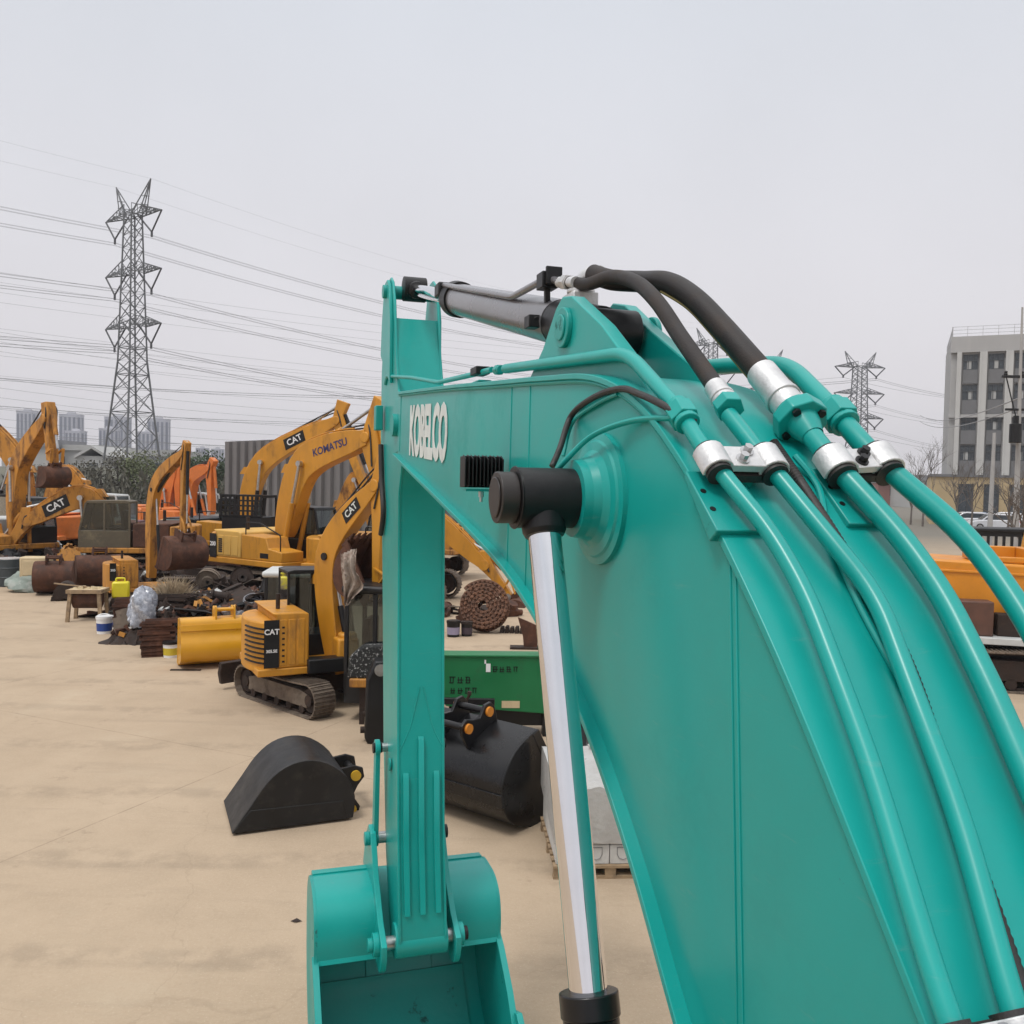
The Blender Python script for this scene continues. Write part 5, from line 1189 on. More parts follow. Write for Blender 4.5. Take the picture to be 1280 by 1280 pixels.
# black roof guard over its cab
q = MB(); c = aty(322, 640, 36.2)
tg = thing('cab_guard', 'black cab with a slotted roof guard between the two big yellow booms', 'machine cab', (c.x, 35.0, 0), D(-12))
q = MB(); q.box(-.85, .85, -.6, .6, 1.2, 2.35); q.build('cab', BLACK, tg, bevel=.04)
q = MB()
for z in (2.35, 2.55, 2.75, 2.95, 3.15): q.box(-.9, .9, -.62, -.56, z, z + .07)
for i in range(10): q.box(-.9 + i * .19, -.83 + i * .19, -.63, -.57, 2.35, 3.2)
for sx_ in (-.9, .84): q.box(sx_, sx_ + .07, -.6, .6, 3.1, 3.2); q.box(sx_, sx_ + .07, .54, .6, 2.3, 3.2)
q.build('guard_grid', BLACK, tg)
q = MB(); q.box(-.9, .9, -.5, .6, 3.14, 3.2); q.build('roof', BLACK, tg)
# A: raised boom at the far left with rusty bucket
excavator('worn yellow excavator with a steeply raised boom and rusty bucket near the left frame edge', (-19.3, 33.5, 0), D(-35), 1.0, YELLOWR,
    dict(foot=(20, 672), bend=(24, 585), tip=(61, 524), tail=(60, 503), end=(66, 579), cyl=(26, 690)), bk_ang=-8, bk_w=.92, bk_k=.62, bthick=.85, detail=False, hood=GREYW)
# B: orange one leaving the frame
excavator('orange excavator with its boom reaching out of the left frame edge', (-21.5, 38.5, 0), D(176), 1.0, ORANGE,
    dict(foot=(34, 640), bend=(20, 575), tip=(-40, 508), tail=(-60, 480), end=(-70, 640)), arm_paint=YELLOWR, bk=False, cyl_paint=BLACK, detail=False)
# C: old one with a low boom and an open cab
excavator('old yellow excavator with a low arched boom and a rusty open cab', (-14.6, 33.2, 0), D(188), 1.0, YELLOWR,
    dict(foot=(136, 664), bend=(104, 622), tip=(36, 652), tail=(34, 634), end=(8, 690)), hood=RUSTM, cabpaint=mat('olive_brown_cab', (.10, .08, .05), .6, var=.2, dirt=(.3, .24, .14), dlo=.55, dhi=.75, damt=.6), bk=False, decals=[('CAT', .74, .36, BLACK, WHITE, 1)], detail=True)
# D: mini digger with the rust red bucket
tD, BD = excavator('small yellow digger with a folded boom and a wide rust red bucket', (-10.75, 25.9, 0), D(32), .55, YELLOWR,
    dict(foot=(189, 722), bend=(194, 612), tip=(231, 566), tail=(234, 552), end=(229, 664), cyl=(200, 716)), boom_yaw=D(-45), boom_off=(1.7, -.5), mini=True, bk_ang=-18, bk_w=2.05, bk_k=.86, cyl_paint=BLACK, bthick=.95, cab=False, teeth=0)
badge(tD, side_M(-1.02, -.77, 1.18), .17, .5, [('305', .05, .09)])
# E1/E2: orange machines farther back
excavator('orange excavator behind the small digger with its boom half hidden', (-20.6, 50, 0), D(-10), 1.0, ORANGE,
    dict(foot=(205, 650), bend=(209, 612), tip=(220, 578), tail=(226, 572), end=(224, 640)), bk=False, cab=False, detail=False)
excavator('orange excavator with a folded arm left of the grey ribbed wall', (-17.4, 47, 0), D(-30), 1.0, ORANGE,
    dict(foot=(236, 646), bend=(240, 600), tip=(262, 586), tail=(268, 574), end=(265, 640)), bk=False, cabpaint=GREYW, detail=False, bthick=.9)
excavator('yellow excavator with a short drooping boom between the raised boom and the open cab', (-19.6, 41, 0), D(-15), 1.0, YELLOWR,
    dict(foot=(58, 640), bend=(80, 592), tip=(106, 610), tail=(108, 600), end=(112, 650)), bk=False, detail=False, hood=GREYW, cabpaint=GREYW, cyl_paint=BLACK, bthick=.8)
excavator('yellow excavator mostly hidden behind the raised lettered boom, only its house showing', (-4.2, 36, 0), D(160), 1.0, YELLOWR,
    dict(foot=(462, 640), bend=(448, 600), tip=(425, 640), tail=(424, 625), end=(420, 680)), bk=False, detail=False, bthick=.8)
# J: seen between the teal arm and boom
excavator('yellow excavator seen under the teal boom with its arm reaching down to the right', (-3.9, 28.6, 0), D(-8), 1.0, YELLOW,
    dict(foot=(526, 690), bend=(538, 650), tip=(606, 706), tail=(606, 688), end=(636, 745)), bk_ang=15, detail=True, bk_k=.6, bthick=.8)
# ================================================================== buckets standing in the yard
B1 = (gnd(285, 1030) + gnd(441, 1010)) / 2
ORG = mat('orange_paint_dot', (.62, .22, .02), .5, var=.1)
BLK2 = mat('black_bucket_paint', (.010, .010, .0105), .45, var=.25, scale=3, spec=.35, dirt=(.07, .06, .048), dlo=.52, dhi=.8, dscale=5, damt=.45, bump=.06, bscale=30)
EDGE = mat('worn_bucket_edge', (.12, .095, .075), .6, .3, var=.2, scale=5)
ground_bucket('black digging bucket lying mouth down alone on the pale concrete', (-1.95, 10.62, 0), math.radians(203), .98, 1.05, BLK2, -PI / 2, .03, shell=[(0, -.04), (.25, -.02), (.50, -.12), (.69, -.36), (.745, -.60), (.69, -.84), (.53, -1.04), (.28, -1.22), (.0, -1.42)], teeth=0, pins=mat('yellow_pin_cap', (.55, .33, .02), .5), bevel=.006, edge=EDGE)
ground_bucket('big glossy black bucket with orange pin ends in front of the green hopper', (-.42, 10.50, 0), math.radians(232), .95, 1.7, BLACKG, math.radians(26), 1.25, teeth=0, pins=ORG, bevel=.006, seams=(10, 17))
ground_bucket('bright yellow bucket with two upright hooks left of the small yellow excavator', (-6.05, 18.45, 0), math.radians(-64), .78, 1.75, YFRESH, 0, 1.16, teeth=5, bevel=.006, seams=(9,), std=True, shell=[(-.10, -.20), (.2, -.15), (.46, -.17), (.55, -.30), (.58, -.58), (.68, -.80), (.68, -1.06), (.50, -1.28), (.1, -1.39), (-.30, -1.42)])
p = gnd(62, 745); ground_bucket('rounded rust brown bucket nearest the green tarpaulin', (p.x - .1, p.y + .5, 0), math.radians(-70), .85, 1.15, RUSTM, math.radians(10), 1.22, group=None, teeth=4)
p = gnd(108, 738); ground_bucket('rust brown bucket standing behind the rusty work stand', (p.x, p.y + .9, 0), math.radians(-60), .9, 1.5, RUSTM, math.radians(-8), 1.26, teeth=4)
p = gnd(88, 752); ground_bucket('small dark rusty bucket lying behind the legs of the work stand', (p.x, p.y + .5, 0), math.radians(200), .5, .6, RUSTD, -PI / 2, .15, teeth=3)
p = gnd(225, 752); ground_bucket('rusty bucket lying behind the straw broom', (p.x - .3, p.y + 1.2, 0), math.radians(-50), .7, 1.0, RUSTD, math.radians(-30), .95, teeth=3)

# ================================================================== things along the edge of the scrap
def stack(pA, n, w_, l_, h_, yaw, mat_, rnd, label, grp, jit=.03):
    proto = None
    for i in range(n):
        if proto is None:
            q = MB()
            q.box(-l_ / 2, l_ / 2, -w_ / 2, w_ / 2, 0, h_ * .45)
            for f in (-.42, -.05, .38): q.box(-l_ / 2, l_ / 2, w_ * f - .012, w_ * f + .02, h_ * .45, h_ * .98)
            o = q.build('track_plate', mat_); proto = o; tag(o, label, 'track plate', grp)
        else: o = proto.copy(); COL.objects.link(o)
        o.location = (pA.x + rnd.gauss(0, jit), pA.y + rnd.gauss(0, jit), i * h_); o.rotation_euler = (rnd.gauss(0, .012), rnd.gauss(0, .012), yaw + rnd.gauss(0, .04))
r5 = random.Random(5)
p = gnd(151, 798); stack(Vector((p.x, p.y + .35, 0)), 15, .36, .6, .062, .3, RUSTM, r5, 'rusty track plate in the tall pile behind the white pail', 'track plates, tall pile behind the pail')
p = gnd(190, 822); stack(Vector((p.x, p.y + .3, 0)), 13, .4, .66, .06, .35, RUSTM, r5, 'rusty track plate in the pile left of the small yellow tub', 'track plates, pile beside the tub')
p = gnd(174, 806); stack(Vector((p.x, p.y + .55, 0)), 9, .4, .8, .06, .1, RUSTD, r5, 'rusty track plate in the low pile between the two tall piles', 'track plates, low middle pile')
p = gnd(208, 800); stack(Vector((p.x, p.y + .4, 0)), 17, .5, 1.0, .062, -.15, RUSTD, r5, 'wide rusty track plate in the pile under the straw broom', 'track plates, wide pile under the broom', .05)
# work stand
p = gnd(102, 778)
t = thing('work_stand', 'rusty four legged work stand topped with scrap', 'work stand', (p.x, p.y + .35, 0), .12)
for sx_ in (-1, 1):
    for sy in (-1, 1):
        q = MB(); q.bar((sx_ * .42, sy * .3, 0), (sx_ * .36, sy * .26, .82), .085); q.build('leg', WOOD, t)
q = MB()
for sy in (-1, 1): q.box(-.45, .45, sy * .3 - .04, sy * .3 + .04, .76, .86)
for sx_ in (-1, 1): q.box(sx_ * .42 - .04, sx_ * .42 + .04, -.26, .26, .76, .855)
q.build('frame', WOOD, t)
q = MB(); q.cyl((-.34, 0, .58), (.34, 0, .58), .25, n=22); q.build('drum', RUSTM, t)
q = MB(); q.box(-.4, .4, -.26, .26, .84, .86); 
for _ in range(22):
    x, y = r5.uniform(-.34, .34), r5.uniform(-.22, .22); q.box(x - .05, x + .05, y - .03, y + .03, .86, .88 + r5.random() * .05, 0, None, .012)
q.build('tray', CREAM, t)
q = MB(); q.bar((-.9, .1, .98), (.0, .0, .90), .05, .03); q.build('handle', WOOD, t)
# pails
def pail(px, py, h, r, body, band, lid, label, name='pail', dx=0, dy=0, hnd=True):
    p = gnd(px, py); t = thing(name, label, 'pail', (p.x + dx, p.y + r + dy, 0), 0)
    q = MB(); q.cyl((0, 0, 0), (0, 0, h * .16), r * .9, r * .92, 26); q.cyl((0, 0, h * .62), (0, 0, h), r * .97, r, 26); q.build('tub', body, t)
    q = MB(); q.cyl((0, 0, h * .16), (0, 0, h * .62), r * .93, r * .975, 26); q.build('label_band', band, t)
    q = MB(); q.cyl((0, 0, h * .86), (0, 0, h * 1.0), r * 1.06, n=26); q.cyl((0, 0, h), (0, 0, h * 1.03), r * .98, n=26); q.build('lid', lid, t)
    if hnd:
        q = MB(); q.tube([(r * math.cos(a) * 1.03, 0, h * .9 + r * .55 * math.sin(a)) for a in [PI * i / 12 for i in range(13)]], .012, 6); q.build('handle', lid, t)
BLUE = mat('blue_label', (.012, .05, .25), .45, var=.1); YLW = mat('yellow_label', (.55, .42, .03), .5, var=.1)
pail(126, 793, .42, .19, WHITE, BLUE, WHITE, 'white pail with a blue band standing beside the work stand')
pail(133, 788, .42, .18, WHITE, BLUE, BLACK, 'dark lidded pail half hidden behind the white and blue pail', dx=.05, dy=.25)
pail(210, 823, .34, .17, WHITE, YLW, BLACK, 'small white tub with a yellow label and dark lid', hnd=False)
# yellow jerry can
p = gnd(155, 778); t = thing('canister', 'bright yellow canister standing behind the tall pile of track plates', 'canister', (p.x - .42, p.y + .75, 0), .3)
YB = mat('bright_yellow_plastic', (.66, .56, .02), .4, var=.08)
q = MB(); q.box(-.22, .22, -.14, .14, .55, 1.0); q.build('body', YB, t, bevel=.05)
q = MB(); q.box(-.22, .22, -.2, .2, 0, .55); q.build('crate', RUSTD, t, bevel=.01)
q = MB(); q.tube(round_bend([(-.12, 0, .99), (-.12, 0, 1.09), (.1, 0, 1.09), (.1, 0, .99)], .04), .025, 8); q.build('handle', YB, t)
# plastic wrapped part
def crumple(name, label, cat, P, rx, ry, rz_, m, seed, amp=.25, nu=26, nv=16, flat_base=True, group=None):
    rr = random.Random(seed); ph = [(rr.uniform(1, 5), rr.uniform(0, 6), rr.uniform(1, 6), rr.uniform(0, 6), rr.uniform(.3, 1)) for _ in range(9)]
    q = MB(); vs = []
    for j in range(nv + 1):
        v = -PI / 2 + PI * j / nv
        for i in range(nu):
            u = 2 * PI * i / nu
            d = 1 + amp * sum(w_ * math.sin(a * u * round(1) + b + c * v * 2) if False else w_ * math.sin(round(a) * u + b + c * v) for a, b, c, dd, w_ in ph) / 3.2 + rr.uniform(-.06, .06)
            x, y, z = math.cos(v) * math.cos(u) * rx * d, math.cos(v) * math.sin(u) * ry * d, math.sin(v) * rz_ * d
            vs.append((x, y, max(0.0, z + rz_ * .85)))
    fs = [(j * nu + i, j * nu + (i + 1) % nu, (j + 1) * nu + (i + 1) % nu, (j + 1) * nu + i) for j in range(nv) for i in range(nu)]
    q.add(vs, fs, 0, False); return tag(q.build(name, m, None, loc=P), label, cat, group)
PLAST = mat('clear_plastic_wrap', (.30, .32, .37), .22, var=.5, scale=9, dirt=(.6, .62, .66), dlo=.56, dhi=.62, dscale=8, damt=.9, coat=.3)
p = gnd(181, 812); crumple('wrapped_part', 'machine part wrapped in clear plastic on top of the track plates', 'wrapped part', (p.x - .42, p.y + .9, .36), .32, .28, .50, PLAST, 3)
p = gnd(178, 800); crumple('plastic_rag', 'dirty crumpled plastic hanging over the low track plates', 'plastic rag', (p.x - .35, p.y + .5, .35), .22, .2, .16, CREAM, 4)
GREENT = mat('grey_green_tarp', (.20, .24, .21), .6, var=.3, scale=4, dirt=(.36, .38, .35), dlo=.5, dhi=.6, dscale=3, damt=.8)
p = gnd(27, 742); crumple('tarpaulin', 'crumpled grey green tarpaulin bundle in front of the rust brown buckets', 'tarpaulin', (p.x, p.y + .7, 0), .75, .5, .36, GREENT, 8, .3)
p = gnd(33, 722); crumple('tarpaulin', 'smaller pale folded tarpaulin on top of the larger bundle', 'tarpaulin', (p.x, p.y - .8, .55), .5, .35, .16, GREENT, 9, .3)
# dark drum
p = gnd(4, 734); t = thing('oil_drum', 'dark steel drum at the left frame edge beside the tarpaulin', 'drum', (p.x, p.y + .4, 0))
q = MB(); q.lathe((0, 0, 0), (0, 0, 1), [(0, .38), (.02, .4), (.3, .4), (.32, .415), (.34, .4), (.62, .4), (.64, .415), (.66, .4), (.93, .4), (.95, .38), (.95, .01)], 26); q.build('barrel', mat('slate_drum', (.035, .045, .05), .5, var=.2), t)
q = MB(); q.cyl((0, 0, .94), (0, 0, .97), .39, n=26); q.build('lid', ZINC, t)
# straw broom plume
STRAW = mat('dry_straw', (.42, .33, .22), .9, var=.35, scale=9)
p = gnd(214, 800); t = thing('straw_broom', 'bristly dry straw broom head fanned out over the scrap', 'broom', (p.x - .25, p.y + .75, .82), 0)
q = MB()
for _ in range(900):
    a = r5.gauss(0, .75); e_ = r5.gauss(.35, .35); l = r5.uniform(.35, .72); d = Vector((math.sin(a), r5.gauss(0, .35), math.cos(a) * .9 + e_ * .2)).normalized()
    b = Vector((r5.gauss(0, .12), r5.gauss(0, .10), r5.gauss(0, .05))); c = b + d * l * .6 + Vector((0, 0, .03)); w_ = Vector((d.z, .3, -d.x)).normalized() * .006
    q.add([b - w_, b + w_, c + w_, c - w_, b + d * l + Vector((0, 0, -.04))], [(0, 1, 2, 3), (3, 2, 4)])
q.build('bristles', STRAW, t)
q = MB(); q.tube([(.1, 0, 0), (.75, -.25, -.55)], .022, 8); q.build('handle', WOOD, t)
# ================================================================== scrap heap at the left
q = MB(); hx_ = 64; hy_ = 26
def heap_z(x, y): return 0
def heap(name, label, x0, x1, y0, y1, hmax, m, seed, nx=60, ny=34, debris=900, dm=None):
    rr = random.Random(seed); q = MB(); vs = []
    bumps = [(rr.uniform(x0, x1), rr.uniform(y0, y1), rr.uniform(.5, 1.4), rr.uniform(.25, 1)) for _ in range(34)]
    def zz(x, y):
        e = min(1, (x - x0) / 1.2, (x1 - x) / 1.2, (y - y0) / .9, (y1 - y) / 1.2); e = max(0, e)
        return hmax * e ** .7 * min(1, .18 + sum(h * math.exp(-((x - a) ** 2 + (y - b) ** 2) / (r * r)) for a, b, r, h in bumps) * .5)
    for j in range(ny + 1):
        for i in range(nx + 1):
            x = x0 + (x1 - x0) * i / nx; y = y0 + (y1 - y0) * j / ny; z = zz(x, y)
            vs.append((x + rr.gauss(0, .04), y + rr.gauss(0, .04), z * (1 + rr.gauss(0, .16)) - .03))
    q.add(vs, [(j * (nx + 1) + i, j * (nx + 1) + i + 1, (j + 1) * (nx + 1) + i + 1, (j + 1) * (nx + 1) + i) for j in range(ny) for i in range(nx)], 0)
    for _ in range(debris):
        x, y = rr.uniform(x0 + .3, x1 - .3), rr.uniform(y0 + .2, y1 - .3); z = zz(x, y)
        Mx = Matrix.Translation((x, y, z)) @ Matrix.Rotation(rr.uniform(0, 6.3), 4, Vector((rr.gauss(0, 1), rr.gauss(0, 1), rr.gauss(0, 1))).normalized())
        a, b, c = rr.uniform(.03, .22), rr.uniform(.02, .12), rr.uniform(.01, .06); mi = rr.choices([0, 1, 2, 3, 4], [4, 4, 3, .8, .5])[0]
        if rr.random() < .3: q.cyl(Mx @ Vector((-a, 0, 0)), Mx @ Vector((a, 0, 0)), b * .6, n=8, mi=mi)
        else: q.box(-a, a, -b, b, -c, c, mi, Mx)
    o = q.build(name, [m, RUSTM, BLACK, GREYW, YELLOWR]); tag(o, label, 'scrap', None, 'stuff'); return zz
za = heap('scrap_heap', 'dark heap of small rusty machine scrap left of the small digger', -20.2, -12.2, 30.6, 37.5, .70, RUSTD, 21, debris=1600)
for hs_ in (0,):
    pass
zb = heap('scrap_heap', 'dark heap of rusty scrap between the yellow bucket and the big excavator', -9.6, -4.9, 20.2, 26.6, .8, RUSTD, 22, debris=1300)
# single scrap pieces one can tell apart, lying on the heaps
def scrap(kind, P, rr, label, grp, m):
    t = None; q = MB(); rz = rr.uniform(0, 6.28); tl = rr.uniform(-.5, .5)
    Mx = Matrix.Rotation(tl, 4, 'X') @ Matrix.Rotation(rr.uniform(-.4, .4), 4, 'Y')
    if kind == 'idler_wheel':
        ax = Mx @ Vector((0, 1, 0)); R = rr.uniform(.24, .36); q.lathe((0, 0, R), ax, [(-.12, .05), (-.12, R * .45), (-.06, R * .5), (-.06, R * .85), (-.09, R), (-.03, R), (-.02, R * .93), (.02, R * .93), (.03, R), (.09, R), (.06, R * .85), (.06, R * .5), (.12, R * .45), (.12, .05)], 22)
    elif kind == 'sprocket':
        R = rr.uniform(.3, .4); pts = []
        for i in range(36):
            a = 2 * PI * i / 36; rad = R * (1.0 if i % 3 else 1.14); pts.append((rad * math.cos(a), rad * math.sin(a)))
        q.prism(pts, -.04, .04, 0, Matrix.Translation((0, 0, R)) @ Mx); q.cyl((Matrix.Translation((0, 0, R)) @ Mx) @ Vector((0, -.1, 0)), (Matrix.Translation((0, 0, R)) @ Mx) @ Vector((0, .1, 0)), R * .5, n=18)
    elif kind == 'cylinder_tube':
        L_ = rr.uniform(.7, 1.5); d = Mx @ Vector((1, 0, .1)); q.cyl(-d * L_ / 2 + Vector((0, 0, .1)), d * L_ * .2 + Vector((0, 0, .1)), .075, n=14); q.cyl(d * L_ * .2 + Vector((0, 0, .1)), d * L_ / 2 + Vector((0, 0, .1)), .04, n=12); e_ = d * L_ / 2 + Vector((0, 0, .1)); q.cyl(e_ - Vector((0, .06, 0)), e_ + Vector((0, .06, 0)), .08, n=12)
    elif kind == 'gearbox':
        q.box(-.26, .26, -.2, .2, 0, .3, 0, Mx, .03); q.cyl(Mx @ Vector((0, 0, .28)), Mx @ Vector((0, 0, .46)), .16, n=16); q.cyl(Mx @ Vector((.24, 0, .15)), Mx @ Vector((.42, 0, .15)), .09, n=12)
    elif kind == 'steel_plate':
        w_, l_ = rr.uniform(.25, .5), rr.uniform(.4, .9); q.prism([(-l_, 0), (l_, 0), (l_ * .8, .03), (-l_ * .9, .03)], -w_, w_, 0, Mx @ Matrix.Translation((0, 0, .08)))
        q.box(-l_ * .5, -l_ * .4, -w_, w_, .1, .18, 0, Mx)
    elif kind == 'hose_coil':
        R = rr.uniform(.22, .36); pts = [Mx @ Vector(((R + .02 * math.sin(a * 1.7)) * math.cos(a), (R + .02 * math.cos(a * 2.3)) * math.sin(a), .08 + .012 * a)) for a in [i * .25 for i in range(90)]]; q.tube(pts, .022, 7)
    elif kind == 'tyre':
        q.lathe((0, 0, .12), Mx @ Vector((0, 0, 1)), [(-.1, .2), (-.11, .3), (-.08, .36), (0, .38), (.08, .36), (.11, .3), (.1, .2), (-.1, .2)], 24)
    elif kind == 'roller':
        d = Mx @ Vector((1, 0, 0)); c = Vector((0, 0, .14)); q.lathe(c, d, [(-.3, .04), (-.24, .04), (-.24, .13), (-.18, .16), (-.16, .11), (.16, .11), (.18, .16), (.24, .13), (.24, .04), (.3, .04)], 16)
    o = q.build(kind, m, None, loc=P, rz=rz); return tag(o, label, kind.replace('_', ' '), grp)
LBL = {'idler_wheel': 'rusty flanged idler wheel', 'sprocket': 'toothed drive sprocket', 'cylinder_tube': 'dirty hydraulic cylinder', 'gearbox': 'greasy gearbox casting', 'steel_plate': 'bent steel plate', 'hose_coil': 'coil of dark hose', 'tyre': 'worn black tyre', 'roller': 'rusty track roller'}
def strew(n, x0, x1, y0, y1, zf, seed, where, kinds, ms, lift=0):
    rr = random.Random(seed)
    for i in range(n):
        kd = kinds[i % len(kinds)]; mi = rr.choice(ms); x, y = rr.uniform(x0, x1), rr.uniform(y0, y1)
        scrap(kd, (x, y, max(0, zf(x, y) - .03) + lift), rr, LBL[kd] + ' lying ' + where, LBL[kd] + 's ' + where, mi)
strew(96, -19.6, -12.8, 30.9, 36.8, za, 31, 'in the dark heap left of the small digger', ['idler_wheel', 'steel_plate', 'cylinder_tube', 'gearbox', 'roller', 'sprocket', 'steel_plate', 'tyre'], [RUSTM, RUSTD, RUSTM, BLACK, GREYW, CYLGREY, RUSTD, YELLOWR])
strew(40, -9.2, -5.2, 20.6, 26.0, zb, 32, 'in the heap behind the yellow bucket', ['hose_coil', 'steel_plate', 'cylinder_tube', 'roller', 'gearbox', 'idler_wheel', 'hose_coil', 'steel_plate'], [RUSTM, RUSTD, RUBBER, MUDM, MUDM, CYLGREY, RUSTD])
strew(10, -11.3, -9.6, 24.2, 26.5, lambda x, y: .02, 33, 'behind the piles of track plates', ['steel_plate', 'roller', 'idler_wheel', 'cylinder_tube'], [RUSTM, RUSTD, MUDM])
for (px, py, k_, wd_, ya, lab) in ((148, 728, .62, .9, -100, 'low rusty bucket between the small digger and the work stand'), (14, 716, .8, 1.1, -60, 'rusty bucket at the left frame edge behind the tarpaulin'), (236, 742, .6, .9, -70, 'rusty bucket half buried in scrap below the rust red bucket')):
    p = gnd(px, py); ground_bucket(lab, (p.x, p.y + .6, 0), math.radians(ya), k_, wd_, RUSTD, .1, 1.42 * k_, teeth=3)
for (px, py, rz_, lab) in ((118, 712, .25, 'bare rusty crawler undercarriage lying in the scrap below the open cab'), (52, 700, -.2, 'bare rusty crawler undercarriage behind the rust brown buckets'), (250, 748, .5, 'bare crawler undercarriage in front of the big lettered excavator')):
    p = gnd(px, py); t = thing('crawler_undercarriage', lab, 'crawler undercarriage', (p.x, p.y, .1), rz_)
    track(t, -.8, 2.9, .7, .42, (MUDM, RUSTD, RUSTM), .8); track(t, .8, 2.9, .7, .42, (RUSTD, RUSTD, RUSTM), .8)
    q = MB(); q.box(-.8, .8, -.6, .6, .3, .7); q.cyl((0, 0, .7), (0, 0, .9), .5, n=22); q.build('frame', RUSTD, t)
# machine blocks among the scrap at far left
for (px, py, w_, h_, dp, m, lab) in ((8, 690, 1.5, 1.2, .8, GREYW, 'pale dented engine hood lying at the left frame edge'), (31, 694, .8, 1.3, .7, YPALE, 'pale yellow square pump housing beside a black opening'), (22, 700, .9, .5, .6, RUSTM, 'row of rusty bolted castings below the yellow housing'),
                                 (42, 722, .9, .7, .5, CREAM, 'pale square box between the rust brown buckets'), (160, 690, 1.0, 1.5, .8, mat('maroon_cabinet', (.11, .045, .055), .6, var=.2), 'maroon machine cabinet left of the small digger boom'), (213, 700, .8, 1.7, .8, mat('dark_green_cabinet', (.015, .055, .05), .5, var=.2), 'dark green cabinet behind the rust red bucket')):
    p = gnd(px, py + 18); t = thing('machine_block', lab, 'machine part', (p.x, p.y, 0), .15)
    q = MB(); q.box(-w_ / 2, w_ / 2, 0, dp, .45, .45 + h_); q.build('housing', m, t, bevel=.05)
    q = MB(); q.box(-w_ * .4, w_ * .4, .05, dp * .9, 0, .45); q.build('base', RUSTD, t)
    q = MB(); q.box(-w_ * .38, w_ * .1, -.02, .02, .55, .40 + h_ * .9); q.build('hatch', m, t, bevel=.01)
    q = MB(); q.cyl((w_ * .28, -.04, .45 + h_ * .5), (w_ * .28, .05, .45 + h_ * .5), min(w_, h_) * .16, n=18); q.build('flange', RUSTD, t)

# ================================================================== loose cabs, plastic sheet, breaker beside the small excavator
def loose_cab(P, yaw, w_, l_, h_, m, roof, label, base=0.0):
    t = thing('machine_cab', label, 'machine cab', P, yaw); p_ = .07
    q = MB()
    for x in (-l_ / 2, 0, l_ / 2 - p_):
        for y in (-w_ / 2, w_ / 2 - p_): q.box(x, x + p_, y, y + p_, base + .1, base + h_)
    q.box(-l_ / 2, l_ / 2, -w_ / 2, w_ / 2, base, base + h_ * .28); q.build('cab_frame', m, t, bevel=.015)
    q = MB(); q.box(-l_ / 2 - .05, l_ / 2 + .05, -w_ / 2 - .05, w_ / 2 + .05, base + h_, base + h_ + .13); q.build('roof', roof, t, bevel=.05)
    for y in (-w_ / 2 + .03, w_ / 2 - .03):
        q = MB(); q.add([(-l_ / 2, y, base + h_ * .28), (l_ / 2, y, base + h_ * .28), (l_ / 2, y, base + h_), (-l_ / 2, y, base + h_)], [(0, 1, 2, 3)]); q.build('window', GLASS, t)
    for x in (-l_ / 2 + .03, l_ / 2 - .03):
        q = MB(); q.add([(x, -w_ / 2, base + h_ * .28), (x, w_ / 2, base + h_ * .28), (x, w_ / 2, base + h_), (x, -w_ / 2, base + h_)], [(0, 1, 2, 3)]); q.build('window', GLASS, t)
    q = MB(); q.box(-l_ * .2, l_ * .1, -w_ * .25, w_ * .25, base + h_ * .28, base + h_ * .40); q.box(-l_ * .25, -l_ * .12, -w_ * .25, w_ * .25, base + h_ * .4, base + h_ * .75); q.build('seat', BLACK, t, bevel=.03)
p = aty(362, 714, 19.2); loose_cab((p.x, 19.4, 0), .1, 1.1, 1.0, p.z - .1, BLACK, GREYW, 'black cab frame with a pale roof behind the small yellow excavator')
NET = mat('black_white_mesh', (.012, .013, .013), .8, var=.3, scale=10, dirt=(.42, .42, .41), dlo=.56, dhi=.60, dscale=22, damt=.9)
p = aty(456, 752, 14.6); loose_cab((p.x + .26, 14.75, 0), -.12, 1.1, .95, p.z - .12, BLACK, BLACK, 'low dark glazed cab right of the small yellow excavator beside the teal arm', .3)
p = aty(460, 822, 14.1); q = MB()
t = thing('mesh_cover', 'black mesh cover flecked with white below the dark glazed cab', 'mesh cover', (p.x + .22, 14.1, 0))
q = MB(); q.prism([(-.55, .75), (.6, .75), (.62, 1.15), (.3, 1.32), (-.3, 1.30), (-.52, 1.1)], -.05, .3); q.build('cloth', NET, t, bevel=.04)
q = MB(); q.box(-.5, .6, -.1, .35, .62, .76); q.build('beam', YELLOWR, t, bevel=.02)
q = MB(); q.box(-.35, .5, 0, .3, 0, .62); q.build('stand', RUSTD, t)
SHEETW = mat('dirty_plastic_sheet', (.36, .30, .25), .5, var=.3, scale=5, dirt=(.20, .12, .09), dlo=.48, dhi=.62, dscale=6, damt=.8)
p = aty(436, 692, 14.0)
q = MB(); rr = random.Random(14); nu, nv = 18, 22; vs = []
for j_ in range(nv + 1):
    v = j_ / nv; wd_ = .30 * (1 - v) ** .6 + .10 + .26 * math.exp(-((v - .55) / .16) ** 2)
    for i_ in range(nu + 1):
        u_ = i_ / nu
        vs.append((-.12 + (wd_ * u_ * .8 + .07 * v) * .8, .05 * math.sin(u_ * 15 + v * 3) * (.4 + v) + rr.gauss(0, .010) - .05 * math.sin(v * 5), -.78 * v + .10 * u_ * math.sin(v * 4 + u_ * 2) + rr.gauss(0, .010)))
q.add(vs, [(a * (nu + 1) + b, a * (nu + 1) + b + 1, (a + 1) * (nu + 1) + b + 1, (a + 1) * (nu + 1) + b) for a in range(nv) for b in range(nu)], 0, False)
tag(q.build('plastic_sheet', SHEETW, None, loc=(p.x, 13.95, p.z)), 'dirty white plastic sheet drooping from the curled rusty bucket', 'plastic sheet')
